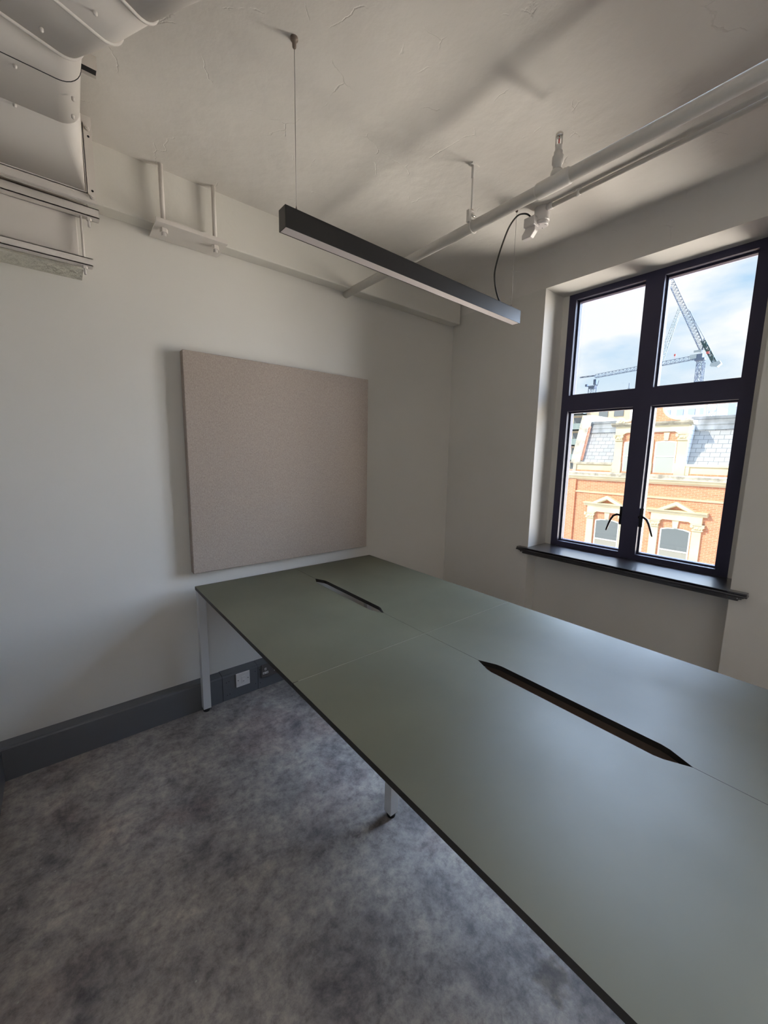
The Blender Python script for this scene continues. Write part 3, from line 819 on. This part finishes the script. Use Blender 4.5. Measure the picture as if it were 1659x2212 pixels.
for (x, y) in ((-0.005, 1.575), (-0.015, 1.74), (0.052, 1.405), (0.150, 1.275), (0.118, 1.60), (0.12, 1.68)):
    bm = NB(); lathe(bm, [(0.002, Z0 - 0.008), (0.0045, Z0 - 0.005), (0.0045, Z0 + 0.002)], x, y, 10); obj('rivet', bm, M['service'], duct)
# pair of mating flanges: angle frames with corner plates
bm = NB()
for (ya, yb, gz) in ((2.066, 2.0775, 0.030), (2.0795, 2.092, 0.030)):
    box(bm, -0.36, 0.172 + gz, ya, yb, 2.462 - gz, 2.462); box(bm, -0.36, 0.172 + gz, ya, yb, 2.705, 2.735)
    box(bm, 0.172, 0.172 + gz, ya, yb, 2.462, 2.705)
box(bm, -0.36, 0.174, 2.066, 2.092, 2.459, 2.466); box(bm, 0.170, 0.175, 2.066, 2.092, 2.462, 2.705)
obj('flange', bm, M['service'], duct)
for z in (2.450, 2.690):
    bm = NB(); tube(bm, [(0.188, 2.050, z), (0.188, 2.110, z)], 0.005, 8); tube(bm, [(0.188, 2.054, z), (0.188, 2.066, z)], 0.009, 6)
    obj('bolt', bm, M['service'], duct)
for z in (2.475, 2.665):
    bm = NB(); tube(bm, [(0.190, 2.066, z), (0.190, 2.0655, z)], 0.0042, 8); obj('bolt_hole', bm, M['hole_shade'], duct)
bm = NB(); box(bm, -0.36, 0.168, 2.092, 2.257, 2.462, 2.705); obj('sleeve', bm, M['service'], duct)
# channel end showing beside the duct
bm = NB()
box(bm, 0.08, 0.205, 1.800, 1.803, 2.725, 2.764); box(bm, 0.08, 0.205, 1.842, 1.845, 2.725, 2.764); box(bm, 0.08, 0.205, 1.803, 1.842, 2.760, 2.764)
sc_ = obj('strut_channel', bm, M['service']); tag(sc_, 'short open channel stub on the ceiling beside the duct elbow', 'strut channel')
bm = NB(); box(bm, 0.09, 0.2045, 1.804, 1.841, 2.735, 2.7595); obj('end_shade', bm, M['hole_shade'], sc_)  # solid dark block painting the shaded inside of the stub

# boxed duct penetration under the duct with its two struts
bm = NB(); box(bm, XL, 0.138, 2.180, YA, 2.245, 2.461)
pb = tag(obj('duct_board', bm, M['service'], bevel=0.003), 'flat white board closing the wall under the duct between two struts', 'board')
bm = NB(); box(bm, XL, 0.150, 2.205, YA, 2.222, 2.2455)
obj('plaster_patch', bm, M['plaster_rough'], pb)
def strut(x1, z0, z1, rods, label):
    s_ = thing('support_strut', label, 'strut', (0.0, 2.16, z0), 'support struts under the ventilation duct')
    bm = NB(); box(bm, XL, x1, 2.138, 2.141, z0, z1); box(bm, XL, x1, 2.138, 2.179, z1 - 0.003, z1); box(bm, XL, x1, 2.138, 2.179, z0, z0 + 0.003); box(bm, XL, x1, 2.176, 2.179, z0, z1)
    ch = obj('channel', bm, M['service'], s_)
    bm = NB(); box(bm, XL, x1 - 0.001, 2.1415, 2.1755, z0 + 0.0035, z1 - 0.0035)
    obj('end_shade', bm, M['hole_shade'], ch)  # black core stands for the shade in the hollow strut
    for (x, za, zb_) in rods:
        bm = NB(); tube(bm, [(x, 2.160, za), (x, 2.160, zb_)], 0.0045, 10); r_ = obj('threaded_rod', bm, M['service'], s_)
        bm = NB(); lathe(bm, [(0.0095, z0 - 0.010), (0.0095, z0)], x, 2.160, 6, False); obj('nut', bm, M['service'], r_)
strut(0.213, 2.412, 2.446, ((0.178, ZC, 2.378),), 'upper support strut just below the duct flange with one hanging rod')
strut(0.178, 2.222, 2.250, ((0.152, 2.4115, 2.190),), 'lower support strut along the bottom edge of the white board')

# ================================================================== OUTDOORS
XB = 20.0
bm = NB(); box(bm, XB - 0.5, 160, -1, 120, -12.2, -12)
struct('ground', bm, M['asphalt'], label='street level far below the window', cat='street')

bd = thing('brick_building', 'ornate red brick and cream stone building across the street with slate mansard roof', 'building', (XB, 5.0, -12))
bm = NB(); box(bm, XB, XB + 8, 0, 9.9, -12, 0.9)
# shaped brick leaves around the window heads are part of the wall mesh
obj('brick_wall', bm, M['brick'], bd)
bm = NB(); box(bm, XB - 0.10, XB + 0.01, 9.30, 9.62, -12, 0.45); obj('brick_pier', bm, M['brick'], bd)
# cornice
bm = NB()
prism(bm, [(XB + 0.02, 0.43), (XB - 0.06, 0.43), (XB - 0.09, 0.47), (XB - 0.20, 0.52), (XB - 0.22, 0.60), (XB - 0.30, 0.62), (XB - 0.30, 0.645), (XB + 0.02, 0.66)], 'y', 0, 9.75)
obj('cornice', bm, M['stone'], bd)
bm = NB(); prism(bm, [(XB + 0.3, 0.655), (XB - 0.285, 0.645), (XB - 0.25, 0.70), (XB - 0.25, 0.78), (XB - 0.16, 0.83), (XB + 0.3, 0.86)], 'y', 0, 9.72)
obj('cornice_top', bm, M['weathered'], bd)
bm = NB(); prism(bm, [(XB, -0.20), (XB - 0.06, -0.19), (XB - 0.09, -0.13), (XB - 0.05, -0.12), (XB, -0.11)], 'y', 0, 9.66)
obj('string_course', bm, M['stone'], bd)
# parapet
for ya, yb in ((7.68, 9.55), (0, 4.95)):
    bm = NB(); box(bm, XB + 0.03, XB + 0.30, ya, yb, 0.82, 1.20)
    pr_ = obj('parapet', bm, M['stone'], bd)
    bm = NB(); box(bm, XB - 0.04, XB + 0.36, ya, yb, 1.19, 1.29); box(bm, XB - 0.02, XB + 0.1, yb - 0.16, yb, 0.82, 1.2); box(bm, XB - 0.02, XB + 0.1, ya, ya + 0.10, 0.82, 1.2)
    obj('coping', bm, M['stone'] if ya < 1 else M['weathered'], pr_)
# mansard roof
bm = NB()
prism(bm, [(XB + 0.33, 1.25), (XB + 1.10, 3.22), (XB + 7, 3.22), (XB + 7, 1.25)], 'y', 0, 9.3)
obj('slate_roof', bm, M['slate'], bd)
bm = NB()
def on_roof(z): return XB + 0.33 + (z - 1.25) * 0.77 / 1.97
for za, zb_ in ((2.72, 2.93), (2.93, 3.16)):
    prism(bm, [(on_roof(za) - 0.045, za), (on_roof(zb_) - 0.03, zb_), (on_roof(zb_) + 0.1, zb_), (on_roof(za) + 0.1, za)], 'y', 0, 9.3)
prism(bm, [(XB + 1.02, 3.16), (XB + 1.02, 3.28), (XB + 1.5, 3.30), (XB + 1.5, 3.16)], 'y', 0, 9.3)
obj('lead_flashing', bm, M['lead'], bd)
# raking gable wall with dentils
bm = NB(); prism(bm, [(XB + 0.08, 1.24), (XB + 0.95, 3.62), (XB + 7, 3.62), (XB + 7, 1.24)], 'y', 9.30, 9.74)
gb = obj('gable_coping', bm, M['weathered'], bd)
bm = NB()
saw = []
for k in range(24):
    x = XB + 0.16 + 0.62 * k / 24; z = 1.36 + 1.70 * k / 24
    saw += [(x, z), (x + 0.075, z), (x + 0.075, z + 0.030), (x + 0.013, z + 0.030)]
prism(bm, saw + [(XB + 0.98, 3.06), (XB + 0.36, 1.36)], 'y', 9.262, 9.305)
obj('brick_dentils', bm, M['brick'], gb)

# dormer
dm_bm = NB()
box(dm_bm, XB + 0.05, XB + 1.6, 4.97, 7.69, 0.83, 2.9)
dm = obj('dormer', dm_bm, M['slate'], bd)
bm = NB(); box(bm, XB + 0.0425, XB + 0.06, 5.0, 7.66, 0.83, 2.62); obj('brick_front', bm, M['brick'], dm)
for ya, yb in ((4.95, 5.29), (7.39, 7.70), (6.16, 6.50)):
    bm = NB()
    box(bm, XB - 0.02, XB + 0.12, ya, yb, 0.83, 2.32)
    box(bm, XB - 0.05, XB + 0.12, ya - 0.02, yb + 0.02, 0.83, 1.32)
    obj('pilaster', bm, M['stone'], dm)
def capital(bm, ya, yb, z0, z1, xf):
    yc = (ya + yb) / 2; hw = (yb - ya) / 2
    prism(bm, [(yc - hw * 0.72, z0), (yc + hw * 0.72, z0), (yc + hw * 0.80, z0 + (z1 - z0) * 0.55), (yc + hw, z1), (yc - hw, z1), (yc - hw * 0.80, z0 + (z1 - z0) * 0.55)], 'x', xf - 0.05, xf + 0.10)
    box(bm, xf - 0.09, xf + 0.1, ya - 0.01, yb + 0.01, z1 - 0.035, z1)
    box(bm, xf - 0.06, xf + 0.1, yc - hw * 0.82, yc + hw * 0.82, z0 - 0.03, z0 + 0.012)
    zz = z1 - 0.09
    for s in (-1, 1):
        tube(bm, [(xf - 0.11, yc + s * hw * 0.80, zz), (xf + 0.02, yc + s * hw * 0.80, zz)], 0.055, 12)
        tube(bm, [(xf - 0.12, yc + s * hw * 0.80, zz), (xf - 0.10, yc + s * hw * 0.80, zz)], 0.022, 8)
        tube(bm, [(xf - 0.09, yc + s * hw * 0.32, z0 + 0.09), (xf - 0.02, yc + s * hw * 0.32, z0 + 0.02)], 0.040, 8)
    tube(bm, [(xf - 0.10, yc, z0 + 0.12), (xf - 0.02, yc, z0 + 0.03)], 0.045, 8)
for ya, yb in ((4.91, 5.36), (7.36, 7.74)):
    bm = NB(); capital(bm, ya, yb, 2.31, 2.55, XB - 0.03); obj('capital', bm, M['stone'], dm)
bm = NB()
prism(bm, [(4.95, 2.55), (5.30, 2.55), (5.42, 2.63), (7.24, 2.63), (7.38, 2.55), (7.70, 2.55), (7.70, 2.93), (4.95, 2.93)], 'x', XB - 0.06, XB + 0.3)
obj('frieze', bm, M['stone'], dm)
bm = NB(); prism(bm, [(XB + 0.4, 2.90), (XB - 0.10, 2.90), (XB - 0.13, 2.94), (XB - 0.24, 2.98), (XB - 0.26, 3.05), (XB + 0.4, 3.08)], 'y', 4.80, 7.86)
obj('dormer_cornice', bm, M['weathered'], dm)
bm = NB()
cv = []
for k in range(13):                                        # concave sweep from the scroll up to the crown, both sides
    a = PI / 2 * k / 12
    cv.append((5.28 + 0.64 * math.sin(a), 3.12 + 0.52 * (1 - math.cos(a))))
right = [(5.20, 3.06)] + cv
left = [(12.66 - y, z) for y, z in right][::-1]
prism(bm, right + [(5.98, 3.95), (6.68, 3.95)] + left, 'x', XB + 0.02, XB + 0.32)
gab = obj('dormer_gable', bm, M['brick'], dm)
for side in (0, 1):
    bm = NB()
    P = [(XB + 0.02, (y if side == 0 else 12.66 - y), z + 0.01) for y, z in right]
    tube(bm, P, 0.055, 10)
    yy = 5.10 if side == 0 else 7.56
    tube(bm, [(XB - 0.12, yy, 3.17), (XB + 0.18, yy, 3.17)], 0.125, 20); tube(bm, [(XB - 0.15, yy, 3.17), (XB + 0.18, yy, 3.17)], 0.05, 14)
    box(bm, XB - 0.06, XB + 0.2, yy - 0.19, yy + 0.17, 3.06, 3.11)
    obj('scroll_coping', bm, M['stone'], gab)
def sash_window(parent, ya, yb, z0, z1, rail, xf, top_m, low_m, arch=0.05):
    bm = NB()
    prism(bm, [(ya, z0), (yb, z0), (yb, z1 - arch), ((ya * 0.25 + yb * 0.75), z1 - arch * 0.25), ((ya + yb) / 2, z1), ((ya * 0.75 + yb * 0.25), z1 - arch * 0.25), (ya, z1 - arch)], 'x', xf - 0.004, xf + 0.02)
    w_ = obj('sash_window', bm, M['sash'], parent)
    s = 0.055
    bm = NB()
    prism(bm, [(ya + s, rail + 0.03), (yb - s, rail + 0.03), (yb - s, z1 - arch - s * 0.7), ((ya * 0.25 + yb * 0.75), z1 - arch * 0.25 - s * 0.8), ((ya + yb) / 2, z1 - s * 0.8), ((ya * 0.75 + yb * 0.25), z1 - arch * 0.25 - s * 0.8), (ya + s, z1 - arch - s * 0.7)], 'x', xf - 0.012, xf)
    obj('pane', bm, top_m, w_)
    bm = NB(); box(bm, xf - 0.009, xf, ya + s, yb - s, z0 + s, rail - 0.03); obj('pane', bm, low_m, w_)
    bm = NB(); box(bm, xf - 0.03, xf, ya + 0.02, yb - 0.02, rail - 0.03, rail + 0.03); obj('meeting_rail', bm, M['sash'], w_)
    return w_
sash_window(dm, 5.33, 6.10, 0.86, 2.26, 1.60, XB + 0.045, M['blindglass'], M['blindglass'])
sash_window(dm, 6.56, 7.33, 0.86, 2.26, 1.60, XB + 0.045, M['blindglass'], M['blindglass'])
for yc in (5.715, 6.945):
    bm = NB(); prism(bm, [(yc - 0.075, 2.27), (yc + 0.075, 2.27), (yc + 0.10, 2.60), (yc - 0.10, 2.60)], 'x', XB - 0.01, XB + 0.1); obj('keystone', bm, M['stone'], dm)

# two pedimented windows on the brick front
for yc in (5.02, 7.73):
    bm = NB()
    prism(bm, [(yc - 0.90, -1.12), (yc - 0.56, -1.12), (yc - 0.46, -1.05), (yc + 0.46, -1.05), (yc + 0.56, -1.12), (yc + 0.90, -1.12), (yc + 0.90, -0.79), (yc - 0.90, -0.79)], 'x', XB - 0.13, XB + 0.01)
    sur = obj('window_surround', bm, M['stone'], bd)
    for s in (-1, 1):
        bm = NB(); a, b_ = sorted((yc + s * 0.60, yc + s * 0.90)); box(bm, XB - 0.09, XB + 0.01, a, b_, -3.6, -1.33)
        obj('pilaster', bm, M['stone'], sur)
    bm = NB(); capital(bm, yc - 1.0, yc - 0.54, -1.36, -1.12, XB - 0.09); obj('capital', bm, M['stone'], sur)
    bm = NB(); capital(bm, yc + 0.54, yc + 1.0, -1.36, -1.12, XB - 0.09); obj('capital', bm, M['stone'], sur)
    bm = NB()
    prism(bm, [(XB + 0.01, -0.80), (XB - 0.15, -0.80), (XB - 0.18, -0.76), (XB - 0.20, -0.70), (XB - 0.28, -0.67), (XB - 0.29, -0.635), (XB + 0.01, -0.61)], 'y', yc - 1.06, yc + 1.06)
    # raking cornices
    for s in (-1, 1):
        prism(bm, [(yc + s * 0.68, -0.63), (yc, -0.25), (yc, -0.40), (yc + s * 0.50, -0.67)], 'x', XB - 0.27, XB + 0.01)
        prism(bm, [(yc + s * 0.60, -0.655), (yc, -0.37), (yc, -0.45), (yc + s * 0.42, -0.67)], 'x', XB - 0.20, XB + 0.01)
    obj('pediment', bm, M['stone'], sur)
    bm = NB(); prism(bm, [(yc - 0.085, -1.37), (yc + 0.085, -1.37), (yc + 0.115, -1.06), (yc - 0.115, -1.06)], 'x', XB - 0.08, XB + 0.01); obj('keystone', bm, M['stone'], sur)
    sash_window(bd, yc - 0.55, yc + 0.53, -3.6, -1.38, -2.36, XB - 0.006, M['farglass'], M['curtain'], 0.08)

# ---- background blocks
def block(name, label, x0, x1, y0, y1, z1, m_):
    t_ = thing(name, label, 'building', (x0, (y0 + y1) / 2, -12))
    bm = NB(); box(bm, x0, x1, y0, y1, -12, z1); obj('wall', bm, m_, t_)
    return t_
b1 = block('apartment_building', 'distant beige apartment block with stacked green balconies at the left', 60, 72, 21.6, 34, 9.2, M['beige_render'])
for k in range(5):
    zz = 7.6 - k * 2.2
    for ya in (27.3, 30.6):
        bm = NB(); box(bm, 58.6, 60, ya, ya + 2.1, zz, zz + 0.15); box(bm, 58.6, 58.7, ya, ya + 2.1, zz, zz + 1.0); box(bm, 58.6, 60, ya, ya + 0.08, zz, zz + 1.0)
        bl = obj('balcony', bm, M['balcony'], b1)
        bm = NB(); box(bm, 59.92, 60.0, ya + 0.3, ya + 1.8, zz + 0.15, zz + 1.9); obj('window', bm, M['farglass'], bl)
for ya in (22.4, 24.4):
    bm = NB(); box(bm, 59.9, 60, ya, ya + 1.2, 7.2, 8.4); obj('window', bm, M['farglass'], b1)
b2 = block('white_building', 'distant white clad building behind the dormer gable', 62, 74, 13.4, 21.2, 8.2, M['white_clad'])
for ya in (13.8, 15.0, 16.2, 17.6, 19.0):
    bm = NB(); box(bm, 61.9, 62, ya, ya + 0.7, 6.6, 7.8); obj('window', bm, M['grey_clad'], b2)
bm = NB(); box(bm, 60.5, 62, 13.6, 21.0, 6.0, 6.25); box(bm, 60.5, 60.6, 13.6, 21.0, 6.25, 6.9); obj('terrace', bm, M['white_clad'], b2)
bm = NB(); box(bm, 61.0, 62, 13.45, 13.9, 4, 8.3); obj('corner_pier', bm, M['beige_render'], b2)
b3 = block('grey_building', 'distant blue grey clad building at the right of the lower window', 64, 76, 3.0, 12.2, 9.0, M['grey_clad'])
for k in range(3):
    bm = NB(); box(bm, 63.9, 64, 4.0, 11.5, 7.9 - k * 1.5, 8.15 - k * 1.5); obj('band', bm, M['white_clad'], b3)
def tower_lattice(bm, x, y, z0, z1, w_, step, t_):
    c = [(x - w_ / 2, y - w_ / 2), (x + w_ / 2, y - w_ / 2), (x + w_ / 2, y + w_ / 2), (x - w_ / 2, y + w_ / 2)]
    for (a, b_) in c: bar(bm, (a, b_, z0), (a, b_, z1), t_)
    z = z0; k = 0
    while z < z1 - 0.01:
        zn = min(z + step, z1)
        for i in range(4):
            p, q = c[i], c[(i + 1) % 4]
            if k % 2: p, q = q, p
            bar(bm, (p[0], p[1], z), (q[0], q[1], zn), t_ * 0.7)
            bar(bm, (p[0], p[1], zn), (q[0], q[1], zn), t_ * 0.7)
        z = zn; k += 1
bm = NB(); tower_lattice(bm, 58, 12.4, -12, 8.1, 0.9, 1.0, 0.09)
tag(obj('scaffold_tower', bm, M['grey_clad']), 'slim scaffold tower between the white and grey buildings', 'scaffold')

# ---- cranes
def boom(bm, a, b_, w_, n, t_, h_=None):
    """triangular lattice boom from a to b"""
    a = Vector(a); b_ = Vector(b_); d = (b_ - a).normalized()
    side = Vector((1, 0, 0)); up = side.cross(d).normalized()
    if up.z < 0: up = -up
    h_ = h_ or w_
    def P(q):
        c = a.lerp(b_, q); return (c - side * w_ / 2 - up * h_ / 2, c + side * w_ / 2 - up * h_ / 2, c + up * h_ / 2)
    prev = P(0)
    for k in range(1, n + 1):
        cur = P(k / n)
        for i in range(3): bar(bm, prev[i], cur[i], t_)
        bar(bm, prev[0], cur[2], t_ * 0.55); bar(bm, prev[2], cur[0] if k % 2 else cur[1], t_ * 0.55)
        bar(bm, cur[0], cur[2], t_ * 0.55); bar(bm, cur[1], cur[2], t_ * 0.55); bar(bm, cur[0], cur[1], t_ * 0.55)
        prev = cur
c1 = thing('tower_crane', 'flat topped tower crane with a level jib reaching left behind the mullion', 'crane', (100, 24.4, -12))
bm = NB(); tower_lattice(bm, 100, 24.35, -12, 20.9, 0.95, 1.6, 0.085); obj('mast', bm, M['crane'], c1)
bm = NB(); boom(bm, (100, 24.9, 21.68), (100, 44.3, 20.62), 0.7, 26, 0.075, 0.78); boom(bm, (100, 44.3, 20.75), (100, 47.9, 20.78), 0.2, 3, 0.09, 0.2); obj('jib', bm, M['crane'], c1)
bm = NB(); box(bm, 99.3, 100.7, 23.6, 25.2, 20.9, 21.3); box(bm, 99.3, 100.7, 24.0, 24.9, 21.3, 22.1); obj('slewing_platform', bm, M['crane'], c1)
bm = NB(); box(bm, 99.2, 99.9, 24.9, 26.0, 21.3, 22.1); obj('machinery', bm, M['crane_pale'], c1)
bm = NB(); bar(bm, (100, 28.77, 22.0), (100, 28.77, 22.9), 0.05); box(bm, 99.95, 100.05, 28.62, 28.92, 22.5, 22.9); obj('marker', bm, M['red'], c1)
c2 = thing('luffing_crane', 'luffing crane with its long boom raised up to the left', 'crane', (106, 25.2, -12))
k_ = 1.06
def S(y, z): return (106, y * k_, (z - 1.475) * k_ + 1.475)
bm = NB(); tower_lattice(bm, 106, 24.1 * k_, -12, 21.6, 1.0, 1.7, 0.08); obj('mast', bm, M['crane'], c2)
bm = NB(); boom(bm, S(24.05, 22.6), S(31.6, 38.9), 0.9, 26, 0.085, 0.95); obj('boom', bm, M['crane'], c2)
bm = NB()
bar(bm, S(23.7, 22.9), S(27.1, 30.8), 0.10); bar(bm, S(24.1, 24.9), S(27.4, 31.2), 0.07); bar(bm, S(24.3, 22.5), S(24.2, 25.0), 0.16)
obj('pendant_lines', bm, M['crane'], c2)
bm = NB()
boom(bm, S(24.3, 24.6), S(22.1, 20.2), 0.7, 8, 0.16, 0.6); 
for q in (0.2, 0.5, 0.8):
    y = 24.3 + (22.1 - 24.3) * q; z = 24.6 + (20.2 - 24.6) * q
    p_ = S(y, z); box(bm, p_[0] - 0.4, p_[0] + 0.4, p_[1] - 0.3, p_[1] + 0.3, p_[2] - 0.35, p_[2] + 0.35)
obj('machinery_deck', bm, M['crane_green'], c2)
bm = NB(); p_ = S(21.9, 19.9); prism(bm, [(p_[1] - 1.0, p_[2] - 0.1), (p_[1] - 0.7, p_[2] + 0.45), (p_[1] + 0.7, p_[2] + 0.15), (p_[1] + 0.8, p_[2] - 0.4), (p_[1] - 0.4, p_[2] - 0.7)], 'x', 105.4, 106.6); obj('counterweight', bm, M['crane_pale'], c2)
bm = NB(); p_ = S(23.2, 22.1); box(bm, 105.2, 105.6, p_[1] - 0.22, p_[1] + 0.22, p_[2] - 0.22, p_[2] + 0.22); obj('marker', bm, M['red'], c2)
bm = NB(); p_ = S(24.4, 22.75); box(bm, 105.2, 105.9, p_[1] - 0.2, p_[1] + 1.1, p_[2] - 0.3, p_[2] + 0.1); obj('cab', bm, M['crane_pale'], c2)
c3 = thing('luffing_crane', 'faint farther luffing boom leaning behind the big raised boom', 'crane', (140, 42.0, -12))
def S3(y, z): return (140, y * 1.4, (z - 1.475) * 1.4 + 1.475)
bm = NB(); boom(bm, S3(28.75, 31.9), S3(30.5, 25.6), 1.0, 12, 0.12, 0.9); boom(bm, S3(30.5, 25.6), S3(31.9, 19.2), 1.0, 10, 0.12, 0.9); bar(bm, S3(28.6, 31.8), S3(31.2, 19.5), 0.16); obj('boom', bm, M['crane_pale'], c3)
bm = NB(); tower_lattice(bm, 140, 31.9 * 1.4, -12, 26, 1.1, 1.4, 0.14); obj('mast', bm, M['crane_pale'], c3)
c4 = thing('tower_crane', 'left hand crane mast with its cab below the level jib', 'crane', (101, 44.9, -12))
bm = NB(); tower_lattice(bm, 101.5, 45.4, -12, 18.3, 1.3, 2.0, 0.09); obj('mast', bm, M['crane'], c4)
bm = NB(); prism(bm, [(44.9, 18.1), (46.0, 18.1), (46.3, 18.7), (44.5, 18.7)], 'x', 100.9, 102.1); bar(bm, (101.5, 46.8, 18.7), (101.5, 44.2, 18.75), 0.12); box(bm, 101.2, 101.8, 46.6, 47.1, 18.7, 19.2); obj('slewing_platform', bm, M['crane'], c4)
bm = NB(); box(bm, 101.0, 101.8, 44.5, 45.1, 18.9, 20.1); bar(bm, (101.4, 44.2, 18.8), (101.4, 44.0, 19.8), 0.1); obj('cab', bm, M['crane'], c4)
bm = NB(); bar(bm, (120, 36.8 * 1.2, -12), (120, 36.8 * 1.2, 21.5), 0.12); bar(bm, (120, 36.5 * 1.2, 20.1), (120, 37.1 * 1.2, 20.1), 0.1)
tag(obj('antenna_mast', bm, M['crane']), 'tiny antenna mast against the sky below the level jib', 'antenna')
